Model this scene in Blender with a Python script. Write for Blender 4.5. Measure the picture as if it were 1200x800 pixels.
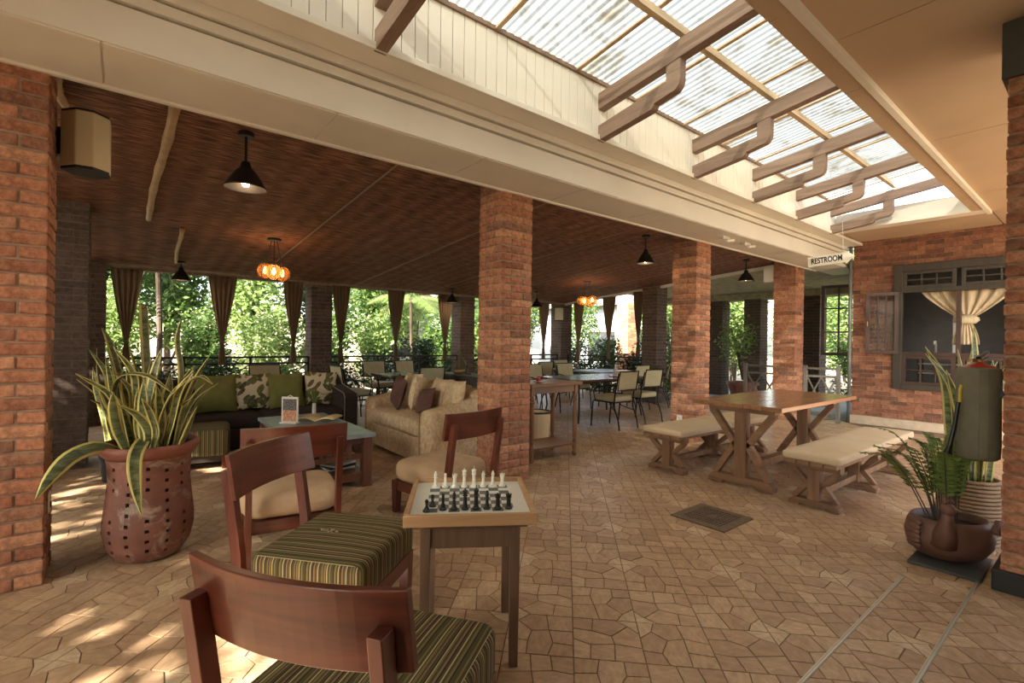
import bpy, bmesh, math, random
import numpy as np
from mathutils import Vector, Matrix, Euler

for o in list(bpy.data.objects):
    bpy.data.objects.remove(o, do_unlink=True)
S = bpy.context.scene
COL = S.collection
PI = math.pi
random.seed(7)
rng = np.random.default_rng(7)

# ------------------------------------------------------------------ camera
CAM_H = 1.45
yaw, pit, rol = math.radians(51.31), math.radians(-0.056), math.radians(0.838)
F = Vector((math.cos(yaw)*math.cos(pit), math.sin(yaw)*math.cos(pit), math.sin(pit)))
R0 = Vector((math.sin(yaw), -math.cos(yaw), 0))
U0 = R0.cross(F)
Rt = R0*math.cos(rol) + U0*math.sin(rol)
Up = U0*math.cos(rol) - R0*math.sin(rol)
cd = bpy.data.cameras.new('camera')
cam = bpy.data.objects.new('camera', cd)
COL.objects.link(cam)
cam.matrix_world = Matrix(((Rt.x, Up.x, -F.x, 0), (Rt.y, Up.y, -F.y, 0), (Rt.z, Up.z, -F.z, CAM_H), (0, 0, 0, 1)))
cd.sensor_fit = 'HORIZONTAL'
cd.sensor_width = 36
cd.lens = 570.4/1200*36
cd.clip_start = 0.05
cd.clip_end = 300
S.camera = cam

# ------------------------------------------------------------------ sky, sun, exposure
SUN_DIR = Vector((0.80, 0.36, -0.56)).normalized()      # direction the light travels
W = bpy.data.worlds.new('world')
S.world = W
W.use_nodes = True
nt = W.node_tree
sky = nt.nodes.new('ShaderNodeTexSky')
sky.sky_type = 'NISHITA'
sky.sun_disc = False
sky.sun_elevation = math.asin(-SUN_DIR.z)
sky.sun_rotation = math.atan2(-SUN_DIR.x, -SUN_DIR.y)
sky.air_density = 1.0
sky.dust_density = 2.5
hs = nt.nodes.new('ShaderNodeHueSaturation')
hs.inputs['Saturation'].default_value = 0.55
nt.links.new(sky.outputs[0], hs.inputs['Color'])
bgn = nt.nodes['Background']
nt.links.new(hs.outputs[0], bgn.inputs[0])
bgn.inputs[1].default_value = 0.55
sl = bpy.data.lights.new('sun_offscreen', 'SUN')
sl.energy = 24.0
sl.angle = math.radians(0.5)
sl.color = (1.0, 0.92, 0.80)
sun = bpy.data.objects.new('sun_offscreen', sl)
COL.objects.link(sun)
sun.rotation_euler = SUN_DIR.to_track_quat('-Z', 'Y').to_euler()
sun.location = (-20, -10, 20)
vs = S.view_settings
vs.view_transform = 'Standard'
vs.look = 'None'
vs.gamma = 1.0
vs.use_curve_mapping = False
vs.exposure = 0.66

# ------------------------------------------------------------------ materials
def srgb(r, g, b):
    f = lambda c: (c/255/12.92) if c/255 <= 0.04045 else ((c/255+0.055)/1.055)**2.4
    y = 0.3*r + 0.59*g + 0.11*b
    k = 0.80                                  # muted palette
    return (f(y+(r-y)*k), f(y+(g-y)*k), f(y+(b-y)*k), 1)

class NM:
    def __init__(s, name):
        s.m = bpy.data.materials.new(name)
        s.m.use_nodes = True
        s.t = s.m.node_tree
        s.b = s.t.nodes['Principled BSDF']
    def n(s, typ, **kw):
        nd = s.t.nodes.new(typ)
        for k, v in kw.items():
            if k in nd.inputs.keys() if hasattr(nd.inputs, 'keys') else False:
                nd.inputs[k].default_value = v
            else:
                setattr(nd, k, v)
        return nd
    def l(s, a, b):
        s.t.links.new(a, b)
    def ramp(s, fac, stops, interp='LINEAR'):
        r = s.t.nodes.new('ShaderNodeValToRGB')
        r.color_ramp.interpolation = interp
        e = r.color_ramp.elements
        while len(e) < len(stops):
            e.new(0.5)
        for i, (p, c) in enumerate(stops):
            e[i].position = p
            e[i].color = c
        s.l(fac, r.inputs[0])
        return r.outputs[0]
    def coord(s, kind='Object', scale=(1, 1, 1), rot=(0, 0, 0)):
        tc = s.n('ShaderNodeTexCoord')
        mp = s.n('ShaderNodeMapping')
        mp.inputs['Scale'].default_value = scale
        mp.inputs['Rotation'].default_value = rot
        s.l(tc.outputs[kind], mp.inputs[0])
        return mp.outputs[0]
    def noise(s, vec, scale=5, detail=4, rough=0.55, dist=0):
        n = s.n('ShaderNodeTexNoise')
        n.inputs['Scale'].default_value = scale
        n.inputs['Detail'].default_value = detail
        n.inputs['Roughness'].default_value = rough
        n.inputs['Distortion'].default_value = dist
        s.l(vec, n.inputs['Vector'])
        return n.outputs['Fac']
    def math(s, op, a, b=None):
        n = s.n('ShaderNodeMath')
        n.operation = op
        for i, v in enumerate((a, b)):
            if v is None: continue
            if isinstance(v, (int, float)): n.inputs[i].default_value = v
            else: s.l(v, n.inputs[i])
        return n.outputs[0]
    def mix(s, fac, a, b, blend='MIX'):
        n = s.n('ShaderNodeMixRGB')
        n.blend_type = blend
        for i, v in enumerate((fac, a, b)):
            if isinstance(v, (int, float)): n.inputs[i].default_value = v
            elif isinstance(v, tuple): n.inputs[i].default_value = v
            else: s.l(v, n.inputs[i])
        return n.outputs[0]
    def bump(s, h, strength=0.3, dist=0.01):
        n = s.n('ShaderNodeBump')
        n.inputs['Strength'].default_value = strength
        n.inputs['Distance'].default_value = dist
        s.l(h, n.inputs['Height'])
        s.l(n.outputs[0], s.b.inputs['Normal'])
    def out(s, col, rough=0.6, metal=0.0, spec=0.5):
        if isinstance(col, tuple): s.b.inputs['Base Color'].default_value = col
        else: s.l(col, s.b.inputs['Base Color'])
        if isinstance(rough, (int, float)): s.b.inputs['Roughness'].default_value = rough
        else: s.l(rough, s.b.inputs['Roughness'])
        s.b.inputs['Metallic'].default_value = metal
        s.b.inputs['Specular IOR Level'].default_value = spec
        return s.m

def plain(name, c, rough=0.6, metal=0, spec=0.5, var=0.12, scale=6, bump=0.0):
    m = NM(name)
    v = m.noise(m.coord(), scale, 5)
    k = lambda f: (c[0]*f, c[1]*f, c[2]*f, 1)
    col = m.ramp(v, [(0.3, k(1-var)), (0.7, k(1+var))])
    if bump: m.bump(m.noise(m.coord(), scale*8, 3), bump, 0.004)
    return m.out(col, rough, metal, spec)

def wood(name, dark, light, rough=0.45, axis=0, scale=3.0, spec=0.5):
    m = NM(name)
    sc = [14, 14, 14]
    sc[axis] = 1.1
    v = m.coord('Object', tuple(x*scale/3 for x in sc))
    oi = m.n('ShaderNodeObjectInfo')
    add = m.n('ShaderNodeVectorMath')
    add.operation = 'ADD'
    m.l(v, add.inputs[0])
    m.l(oi.outputs['Location'], add.inputs[1])
    n1 = m.noise(add.outputs[0], 1.0, 6, 0.6, 1.2)
    n2 = m.noise(m.coord(), 1.7, 2)
    col = m.ramp(n1, [(0.28, dark), (0.72, light)])
    col = m.mix(m.math('MULTIPLY', n2, 0.35), col, dark)
    m.bump(n1, 0.15, 0.003)
    return m.out(col, rough, 0, spec)

def brick_mat(name, cols, rough=0.9):
    m = NM(name)
    oi = m.n('ShaderNodeObjectInfo')
    ge = m.n('ShaderNodeNewGeometry')
    r = m.math('FRACT', m.math('ADD', m.math('MULTIPLY', oi.outputs['Random'], 7.31), m.math('MULTIPLY', ge.outputs['Random Per Island'], 3.77)))
    base = m.ramp(r, [(i/(len(cols)-1), c) for i, c in enumerate(cols)])
    v = m.coord('Object')
    n = m.noise(v, 26, 6, 0.65)
    dark = m.mix(1.0, base, (0.55, 0.5, 0.48, 1), 'MULTIPLY')
    col = m.mix(m.ramp(n, [(0.38, (1, 1, 1, 1)), (0.62, (0, 0, 0, 1))]), base, dark)
    m.bump(m.noise(v, 60, 5), 0.45, 0.006)
    return m.out(col, rough, 0, 0.25)

M = {}
M['brick'] = brick_mat('brick', [srgb(158, 96, 66), srgb(208, 136, 94), srgb(186, 116, 80), srgb(222, 154, 108), srgb(150, 102, 76), srgb(198, 124, 86)])
M['brick_wall'] = brick_mat('brick_wall', [srgb(126, 76, 54), srgb(170, 106, 74), srgb(152, 92, 64), srgb(180, 120, 84), srgb(116, 76, 58), srgb(160, 98, 70)])
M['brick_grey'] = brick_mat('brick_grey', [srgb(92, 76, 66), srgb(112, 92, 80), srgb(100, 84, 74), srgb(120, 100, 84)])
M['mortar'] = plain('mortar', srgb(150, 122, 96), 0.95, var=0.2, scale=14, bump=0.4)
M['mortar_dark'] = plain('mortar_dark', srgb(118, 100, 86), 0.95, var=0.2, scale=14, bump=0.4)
M['white_paint'] = plain('white_paint', srgb(222, 215, 196), 0.5, var=0.05, scale=2)
M['board_paint'] = plain('board_paint', srgb(232, 224, 204), 0.45, var=0.04, scale=2)
M['soffit_paint'] = plain('soffit_paint', srgb(222, 215, 196), 0.6, var=0.06, scale=2)
M['ceil_panel'] = plain('ceil_panel', srgb(188, 158, 122), 0.65, var=0.08, scale=1.2)
M['roof'] = plain('roof', srgb(120, 110, 100), 0.9)
M['rafter_wood'] = wood('rafter_wood', srgb(112, 86, 68), srgb(160, 128, 102), 0.6, 1)
M['purlin_wood'] = wood('purlin_wood', srgb(176, 146, 106), srgb(226, 200, 156), 0.6, 0)
M['chair_wood'] = wood('chair_wood', srgb(66, 24, 12), srgb(134, 58, 32), 0.28, 1, 2.4, 0.6)
M['chair_wood_up'] = wood('chair_wood_up', srgb(68, 25, 13), srgb(132, 56, 31), 0.3, 2, 2.4, 0.6)
M['chess_wood'] = wood('chess_wood', srgb(84, 58, 38), srgb(126, 92, 62), 0.45, 2)
M['tray_wood'] = wood('tray_wood', srgb(168, 122, 72), srgb(206, 158, 102), 0.4, 0)
M['picnic_top'] = wood('picnic_top', srgb(132, 84, 48), srgb(186, 128, 78), 0.22, 0, 2.0, 0.6)
M['picnic_wood'] = wood('picnic_wood', srgb(112, 74, 44), srgb(172, 124, 78), 0.6, 2, 2.0)
M['picnic_wood_x'] = wood('picnic_wood_x', srgb(112, 74, 44), srgb(168, 120, 76), 0.6, 1, 2.0)
M['console_wood'] = wood('console_wood', srgb(112, 70, 40), srgb(164, 112, 68), 0.4, 0)
M['console_wood_up'] = wood('console_wood_up', srgb(112, 70, 40), srgb(164, 112, 68), 0.4, 2)
M['dining_top'] = wood('dining_top', srgb(66, 40, 28), srgb(112, 70, 46), 0.25, 0, 2.0, 0.6)
M['coffee_wood'] = wood('coffee_wood', srgb(86, 46, 28), srgb(132, 78, 50), 0.4, 2)
M['dark_wood'] = wood('dark_wood', srgb(40, 30, 24), srgb(72, 56, 44), 0.45, 0)
M['window_wood'] = wood('window_wood', srgb(44, 38, 29), srgb(70, 61, 46), 0.5, 2)
M['sash_wood'] = wood('sash_wood', srgb(48, 29, 20), srgb(76, 48, 33), 0.45, 2)
M['gate_wood'] = wood('gate_wood', srgb(96, 92, 82), srgb(134, 128, 114), 0.7, 2)
M['black_metal'] = plain('black_metal', srgb(34, 31, 29), 0.4, 0.6, var=0.1)
M['lamp_metal'] = plain('lamp_metal', srgb(44, 38, 34), 0.45, 0.5, var=0.1)
M['rail_metal'] = plain('rail_metal', srgb(46, 42, 38), 0.5, 0.4, var=0.1)
M['grate_metal'] = plain('grate_metal', srgb(112, 92, 70), 0.6, 0.3, var=0.25, scale=20)
M['track_metal'] = plain('track_metal', srgb(206, 196, 172), 0.35, 0.5, var=0.08)
M['pipe_grey'] = plain('pipe_grey', srgb(128, 130, 126), 0.4, 0.3, var=0.08)
M['terracotta'] = NM('terracotta')
_m = M['terracotta']
_n = _m.noise(_m.coord(), 3.2, 6, 0.6)
_n2 = _m.noise(_m.coord(), 5.5, 5, 0.7, 0.6)
_c = _m.ramp(_n, [(0.3, srgb(104, 60, 44)), (0.7, srgb(146, 86, 64))])
_c = _m.mix(_m.ramp(_n2, [(0.55, (0, 0, 0, 1)), (0.66, (0.75, 0.75, 0.75, 1))]), _c, srgb(164, 146, 122))
_m.bump(_n, 0.2, 0.01)
M['terracotta'] = _m.out(_c, 0.6, 0, 0.4)
M['terracotta_rim'] = plain('terracotta_rim', srgb(148, 82, 60), 0.6, var=0.15)
M['hen_clay'] = plain('hen_clay', srgb(116, 74, 56), 0.55, var=0.22, scale=5, bump=0.2)
M['soil'] = plain('soil', srgb(48, 36, 28), 1.0, var=0.3, scale=30, bump=0.6)
M['speaker'] = plain('speaker', srgb(196, 182, 140), 0.6, var=0.05)
M['speaker_dark'] = plain('speaker_dark', srgb(26, 24, 22), 0.7)
M['wicker'] = plain('wicker', srgb(146, 112, 74), 0.7, var=0.2, scale=20)
M['bamboo_pole'] = plain('bamboo_pole', srgb(176, 140, 96), 0.5, var=0.18, scale=9)
M['cable'] = plain('cable', srgb(150, 124, 98), 0.6)
M['dark_fabric'] = plain('dark_fabric', srgb(46, 36, 32), 0.9, var=0.15, scale=40, bump=0.3)
M['piping'] = plain('piping', srgb(150, 128, 100), 0.8)
M['green_fabric'] = plain('green_fabric', srgb(112, 112, 44), 0.95, var=0.16, scale=10, bump=0.3)
M['brown_fabric'] = plain('brown_fabric', srgb(96, 58, 46), 0.85, var=0.12, scale=12, bump=0.25)
M['beige_fabric'] = plain('beige_fabric', srgb(188, 152, 108), 0.9, var=0.12, scale=7, bump=0.3)
M['bench_fabric'] = plain('bench_fabric', srgb(206, 178, 134), 0.95, var=0.06, scale=5, bump=0.25)
M['dining_fabric'] = plain('dining_fabric', srgb(176, 166, 120), 0.8, var=0.08, scale=8, bump=0.15)
M['cover_fabric'] = plain('cover_fabric', srgb(112, 106, 80), 0.8, var=0.12, scale=14, bump=0.25)
M['red_paint'] = plain('red_paint', srgb(176, 36, 24), 0.3)
M['yellow_paint'] = plain('yellow_paint', srgb(216, 184, 40), 0.4)
M['brass'] = plain('brass', srgb(176, 140, 84), 0.3, 0.9)
M['black_plastic'] = plain('black_plastic', srgb(22, 22, 22), 0.45)
M['slate'] = plain('slate', srgb(70, 74, 68), 0.7, var=0.15)
M['baseboard'] = plain('baseboard', srgb(186, 164, 132), 0.7, var=0.14, scale=8)
M['plinth_black'] = plain('plinth_black', srgb(30, 30, 28), 0.6)
M['capital'] = plain('capital', srgb(60, 58, 50), 0.6)
M['white_plastic'] = plain('white_plastic', srgb(226, 220, 206), 0.4, var=0.03)
M['sign_white'] = plain('sign_white', srgb(236, 226, 204), 0.6, var=0.05)
M['ink'] = plain('ink', srgb(34, 32, 30), 0.6, var=0.05)
M['bin'] = plain('bin', srgb(226, 196, 142), 0.6, var=0.04)
M['white_piece'] = plain('white_piece', srgb(232, 228, 202), 0.3, var=0.03)
M['black_piece'] = plain('black_piece', srgb(28, 26, 22), 0.3, var=0.05)
M['board_white'] = plain('board_white', srgb(222, 220, 204), 0.35, var=0.05)
M['board_dark'] = plain('board_dark', srgb(92, 96, 88), 0.4, var=0.1, scale=20)
M['paper'] = plain('paper', srgb(226, 198, 130), 0.7, var=0.06)
M['coffee_top'] = plain('coffee_top', srgb(136, 146, 150), 0.32, var=0.2, scale=9)
M['red_flower'] = plain('red_flower', srgb(196, 52, 62), 0.6)
M['ground'] = plain('ground', srgb(150, 136, 108), 0.95, var=0.25, scale=1.5)
M['paving'] = plain('paving', srgb(150, 152, 146), 0.8, var=0.12, scale=2)
M['trunk'] = plain('trunk', srgb(86, 70, 54), 0.95, var=0.3, scale=8, bump=0.5)
M['house_grey'] = plain('house_grey', srgb(168, 176, 174), 0.85, var=0.05)
M['house_cream'] = plain('house_cream', srgb(214, 200, 172), 0.85, var=0.06)
M['corridor_ceil'] = plain('corridor_ceil', srgb(166, 156, 118), 0.9, var=0.25, scale=7)
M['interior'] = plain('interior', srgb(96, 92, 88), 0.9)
M['glazing'] = plain('glazing', srgb(58, 62, 64), 0.12)
M['shelf_white'] = plain('shelf_white', srgb(196, 190, 180), 0.5)

def stripes(name):
    m = NM(name)
    tc = m.n('ShaderNodeTexCoord')
    sx = m.n('ShaderNodeSeparateXYZ'); m.l(tc.outputs['Object'], sx.inputs[0])
    sn = m.n('ShaderNodeSeparateXYZ'); m.l(tc.outputs['Normal'], sn.inputs[0])
    side = m.math('GREATER_THAN', m.math('ABSOLUTE', sn.outputs['Y']), 0.62)
    inv = m.math('SUBTRACT', 1.0, side)
    u = m.math('ADD', m.math('MULTIPLY', sx.outputs['X'], side), m.math('MULTIPLY', sx.outputs['Y'], inv))
    ol, yg, cr, mr, br = srgb(78, 70, 38), srgb(116, 104, 52), srgb(178, 156, 106), srgb(52, 32, 26), srgb(138, 104, 72)
    pat = [ol, mr, yg, ol, cr, ol, mr, br, ol, yg, cr, mr, ol, br, ol, yg, mr, cr, ol, yg]
    wid = [3, 1, 2, 2, 1, 2, 1, 1.5, 2, 1.5, .8, 1, 2.5, 1, 1.5, 2, .8, 1, 2, 1.5]
    tot = sum(wid); p = 0; stops = []
    for c, w in zip(pat, wid):
        stops.append((p/tot, c)); p += w
    f = m.math('FRACT', m.math('MULTIPLY', m.math('ADD', u, 5.0), 7.2))
    col = m.ramp(f, stops, 'CONSTANT')
    m.bump(m.noise(m.coord(), 180, 2), 0.2, 0.002)
    return m.out(col, 0.9, 0, 0.2)
M['stripes'] = stripes('stripes')

def damask():
    m = NM('damask')
    v = m.coord('Object', (1, 1, 0.6))
    n = m.noise(v, 22, 5, 0.7, 1.2)
    n2 = m.noise(m.coord(), 5, 4)
    col = m.ramp(n, [(0.36, srgb(184, 150, 104)), (0.64, srgb(236, 208, 160))])
    col = m.mix(m.math('MULTIPLY', n2, 0.4), col, srgb(206, 170, 116))
    m.bump(n, 0.25, 0.004)
    return m.out(col, 0.85, 0, 0.3)
M['damask'] = damask()

def leafprint():
    m = NM('leaf_print')
    col = srgb(204, 186, 146)
    for k, (rot, c0, c1, sc) in enumerate(((0.7, srgb(62, 72, 36), srgb(108, 108, 58), 4.6), (-0.8, srgb(96, 96, 52), srgb(70, 56, 38), 4.0), (2.2, srgb(78, 90, 44), srgb(120, 112, 66), 5.4))):
        v0 = m.coord('Object', (1, 1, 1), (rot, 0.0, 0.0))
        mp2 = m.n('ShaderNodeMapping'); mp2.inputs['Scale'].default_value = (1.0, 1.0, 2.3)
        m.l(v0, mp2.inputs[0]); v = mp2.outputs[0]
        vo = m.n('ShaderNodeTexVoronoi')
        vo.inputs['Scale'].default_value = sc
        vo.inputs['Randomness'].default_value = 1.0
        ad = m.n('ShaderNodeVectorMath'); ad.operation = 'ADD'; ad.inputs[1].default_value = (3.1*k, 1.7*k, 0.9*k)
        oi = m.n('ShaderNodeObjectInfo'); ad2 = m.n('ShaderNodeVectorMath'); ad2.operation = 'ADD'
        m.l(v, ad.inputs[0]); m.l(ad.outputs[0], ad2.inputs[0]); m.l(oi.outputs['Location'], ad2.inputs[1]); m.l(ad2.outputs[0], vo.inputs['Vector'])
        leafc = m.ramp(m.noise(v, 26, 3, 0.5, 0.6), [(0.4, c0), (0.6, c1)])
        col = m.mix(m.ramp(vo.outputs['Distance'], [(0.36, (1, 1, 1, 1)), (0.39, (0, 0, 0, 1))]), col, leafc)
    return m.out(col, 0.9, 0, 0.2)
M['leaf_print'] = leafprint()

def bamboo():
    m = NM('bamboo_mat')
    w = m.coord('Object', (1, 1, 1))
    v1 = m.coord('Object', (5.0, 52, 1))
    v2 = m.coord('Object', (1.6, 1.2, 1))
    v3 = m.coord('Object', (26, 1.5, 1))
    n1 = m.noise(v1, 1.0, 3, 0.6)
    n2 = m.noise(v2, 1.3, 3)
    n3 = m.noise(v3, 1.0, 2)
    wv = m.n('ShaderNodeTexWave'); wv.wave_type = 'BANDS'; wv.bands_direction = 'X'
    wv.inputs['Scale'].default_value = 1.25; wv.inputs['Distortion'].default_value = 1.6; wv.inputs['Detail'].default_value = 2; wv.inputs['Detail Scale'].default_value = 1.2
    m.l(w, wv.inputs['Vector'])
    f = m.math('ADD', m.math('MULTIPLY', n1, 0.93), m.math('MULTIPLY', wv.outputs['Fac'], 0.055))
    col = m.ramp(f, [(0.34, srgb(60, 36, 26)), (0.5, srgb(138, 86, 60)), (0.64, srgb(190, 128, 92))])
    col = m.mix(m.math('MULTIPLY', n2, 0.4), col, srgb(110, 68, 50))
    m.bump(f, 1.0, 0.03)
    return m.out(col, 0.75, 0, 0.25)
M['bamboo_mat'] = bamboo()

def stone(name, cols):
    m = NM(name)
    oi = m.n('ShaderNodeObjectInfo')
    ge = m.n('ShaderNodeNewGeometry')
    r = m.math('FRACT', m.math('ADD', m.math('MULTIPLY', oi.outputs['Random'], 5.1), m.math('MULTIPLY', ge.outputs['Random Per Island'], 3.3)))
    base = m.ramp(r, [(i/(len(cols)-1), c) for i, c in enumerate(cols)])
    n = m.noise(m.coord('Object', (1, 2.2, 1)), 14, 6, 0.65, 0.5)
    col = m.mix(m.ramp(n, [(0.35, (0.45, 0.45, 0.45, 1)), (0.65, (0, 0, 0, 1))]), base, srgb(128, 96, 66))
    m.bump(n, 0.25, 0.006)
    rg = m.ramp(n, [(0.3, (0.5, 0.5, 0.5, 1)), (0.7, (0.36, 0.36, 0.36, 1))])
    return m.out(col, rg, 0, 0.4)
M['stone'] = stone('stone', [srgb(190, 150, 107), srgb(208, 168, 121), srgb(180, 140, 99), srgb(216, 178, 131), srgb(186, 146, 105), srgb(202, 162, 117)])
M['stone_light'] = stone('stone_light', [srgb(222, 190, 144), srgb(228, 196, 150), srgb(216, 184, 138)])
M['grout'] = plain('grout', srgb(132, 100, 70), 0.95, var=0.15, scale=10)

def leafmat(name, cols, trans=0.45, rough=0.5):
    m = NM(name)
    ge = m.n('ShaderNodeNewGeometry')
    col = m.ramp(ge.outputs['Random Per Island'], [(i/(len(cols)-1), c) for i, c in enumerate(cols)])
    m.out(col, rough, 0, 0.3)
    tr = m.n('ShaderNodeBsdfTranslucent')
    m.l(col, tr.inputs[0])
    mx = m.n('ShaderNodeMixShader')
    mx.inputs[0].default_value = trans
    m.l(m.b.outputs[0], mx.inputs[1]); m.l(tr.outputs[0], mx.inputs[2])
    m.l(mx.outputs[0], m.t.nodes['Material Output'].inputs[0])
    return m.m
M['leaf'] = leafmat('leaf', [srgb(48, 80, 28), srgb(84, 120, 42), srgb(64, 98, 36), srgb(116, 142, 60), srgb(54, 86, 36)])
M['leaf_light'] = leafmat('leaf_light', [srgb(98, 130, 52), srgb(132, 158, 76), srgb(110, 142, 58), srgb(156, 176, 98)])
M['leaf_dark'] = leafmat('leaf_dark', [srgb(32, 56, 26), srgb(50, 78, 34), srgb(40, 66, 30)], 0.3)
M['fern'] = leafmat('fern', [srgb(92, 122, 44), srgb(126, 150, 60), srgb(104, 134, 50)], 0.4)

def snake():
    m = NM('snake_leaf')
    at = m.n('ShaderNodeAttribute'); at.attribute_name = 'u'
    n = m.noise(m.coord('Object', (6, 6, 26)), 1.2, 3, 0.6, 0.8)
    green = m.ramp(n, [(0.38, srgb(62, 74, 38)), (0.6, srgb(116, 124, 72))])
    edge = m.ramp(at.outputs['Fac'], [(0.62, (0, 0, 0, 1)), (0.70, (1, 1, 1, 1))])
    col = m.mix(edge, green, srgb(204, 190, 92))
    return m.out(col, 0.4, 0, 0.4)
M['snake'] = snake()

def glass(name, col=(1, 1, 1, 1), rough=0.02, mixt=0.85, tint=None):
    m = NM(name)
    m.out(col, rough, 0, 0.5)
    tr = m.n('ShaderNodeBsdfTransparent')
    tr.inputs[0].default_value = tint or col
    mx = m.n('ShaderNodeMixShader')
    mx.inputs[0].default_value = mixt
    m.l(m.b.outputs[0], mx.inputs[1]); m.l(tr.outputs[0], mx.inputs[2])
    m.l(mx.outputs[0], m.t.nodes['Material Output'].inputs[0])
    return m.m
M['pane'] = glass('pane', (0.05, 0.05, 0.05, 1), 0.05, 0.93, (0.9, 0.92, 0.9, 1))
M['vase_glass'] = glass('vase_glass', (0.2, 0.18, 0.12, 1), 0.05, 0.72, (0.8, 0.76, 0.62, 1))
M['amber_glass'] = glass('amber_glass', (0.6, 0.34, 0.14, 1), 0.1, 0.6, (0.95, 0.76, 0.5, 1))

def sheetmat(name, c0, c1, c2):
    m = NM(name)
    v = m.coord('Object', (1, 1, 1))
    n = m.noise(v, 2.4, 6, 0.7, 0.6)
    col = m.ramp(n, [(0.34, c0), (0.50, c1), (0.75, c2)])
    tr = m.n('ShaderNodeBsdfTranslucent'); m.l(col, tr.inputs[0])
    tp = m.n('ShaderNodeBsdfTransparent'); tp.inputs[0].default_value = (0.93, 0.96, 0.96, 1)
    m.out(col, 0.4, 0, 0.4)
    a = m.n('ShaderNodeMixShader'); a.inputs[0].default_value = 0.80
    m.l(m.b.outputs[0], a.inputs[1]); m.l(tr.outputs[0], a.inputs[2])
    b = m.n('ShaderNodeMixShader'); b.inputs[0].default_value = 0.05
    m.l(a.outputs[0], b.inputs[1]); m.l(tp.outputs[0], b.inputs[2])
    m.l(b.outputs[0], m.t.nodes['Material Output'].inputs[0])
    return m.m
M['sheet'] = sheetmat('roof_sheet', srgb(96, 84, 58), srgb(138, 138, 126), srgb(146, 147, 138))

def curtainmat(name, c, t=0.35):
    m = NM(name)
    n = m.noise(m.coord('Object', (30, 30, 1)), 1.2, 3)
    k = lambda f: (c[0]*f, c[1]*f, c[2]*f, 1)
    col = m.ramp(n, [(0.3, k(0.8)), (0.7, k(1.1))])
    m.out(col, 0.9, 0, 0.1)
    tr = m.n('ShaderNodeBsdfTranslucent'); m.l(col, tr.inputs[0])
    mx = m.n('ShaderNodeMixShader'); mx.inputs[0].default_value = t
    m.l(m.b.outputs[0], mx.inputs[1]); m.l(tr.outputs[0], mx.inputs[2])
    m.l(mx.outputs[0], m.t.nodes['Material Output'].inputs[0])
    return m.m
M['curtain'] = curtainmat('curtain', srgb(150, 124, 94))
M['curtain_cream'] = curtainmat('curtain_cream', srgb(222, 200, 158), 0.3)

def emit(name, c, st):
    m = NM(name)
    m.b.inputs['Base Color'].default_value = c
    m.b.inputs['Emission Color'].default_value = c
    m.b.inputs['Emission Strength'].default_value = st
    return m.m
M['bulb'] = emit('bulb', (1, 0.72, 0.42, 1), 14)
M['bulb_amber'] = emit('bulb_amber', (1, 0.66, 0.34, 1), 12)

def menu_mat():
    m = NM('menu_print')
    tc = m.n('ShaderNodeTexCoord')
    sx = m.n('ShaderNodeSeparateXYZ'); m.l(tc.outputs['Object'], sx.inputs[0])
    n = m.noise(m.coord('Object', (1, 60, 60)), 1, 2)
    top = m.ramp(n, [(0.45, srgb(60, 56, 54)), (0.6, srgb(120, 110, 104))])
    bot = m.ramp(n, [(0.4, srgb(210, 190, 150)), (0.5, srgb(196, 50, 50)), (0.6, srgb(214, 170, 60))])
    f = m.math('GREATER_THAN', sx.outputs['Z'], 0.14)
    return m.out(m.mix(f, bot, top), 0.3)
M['menu'] = menu_mat()

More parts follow.
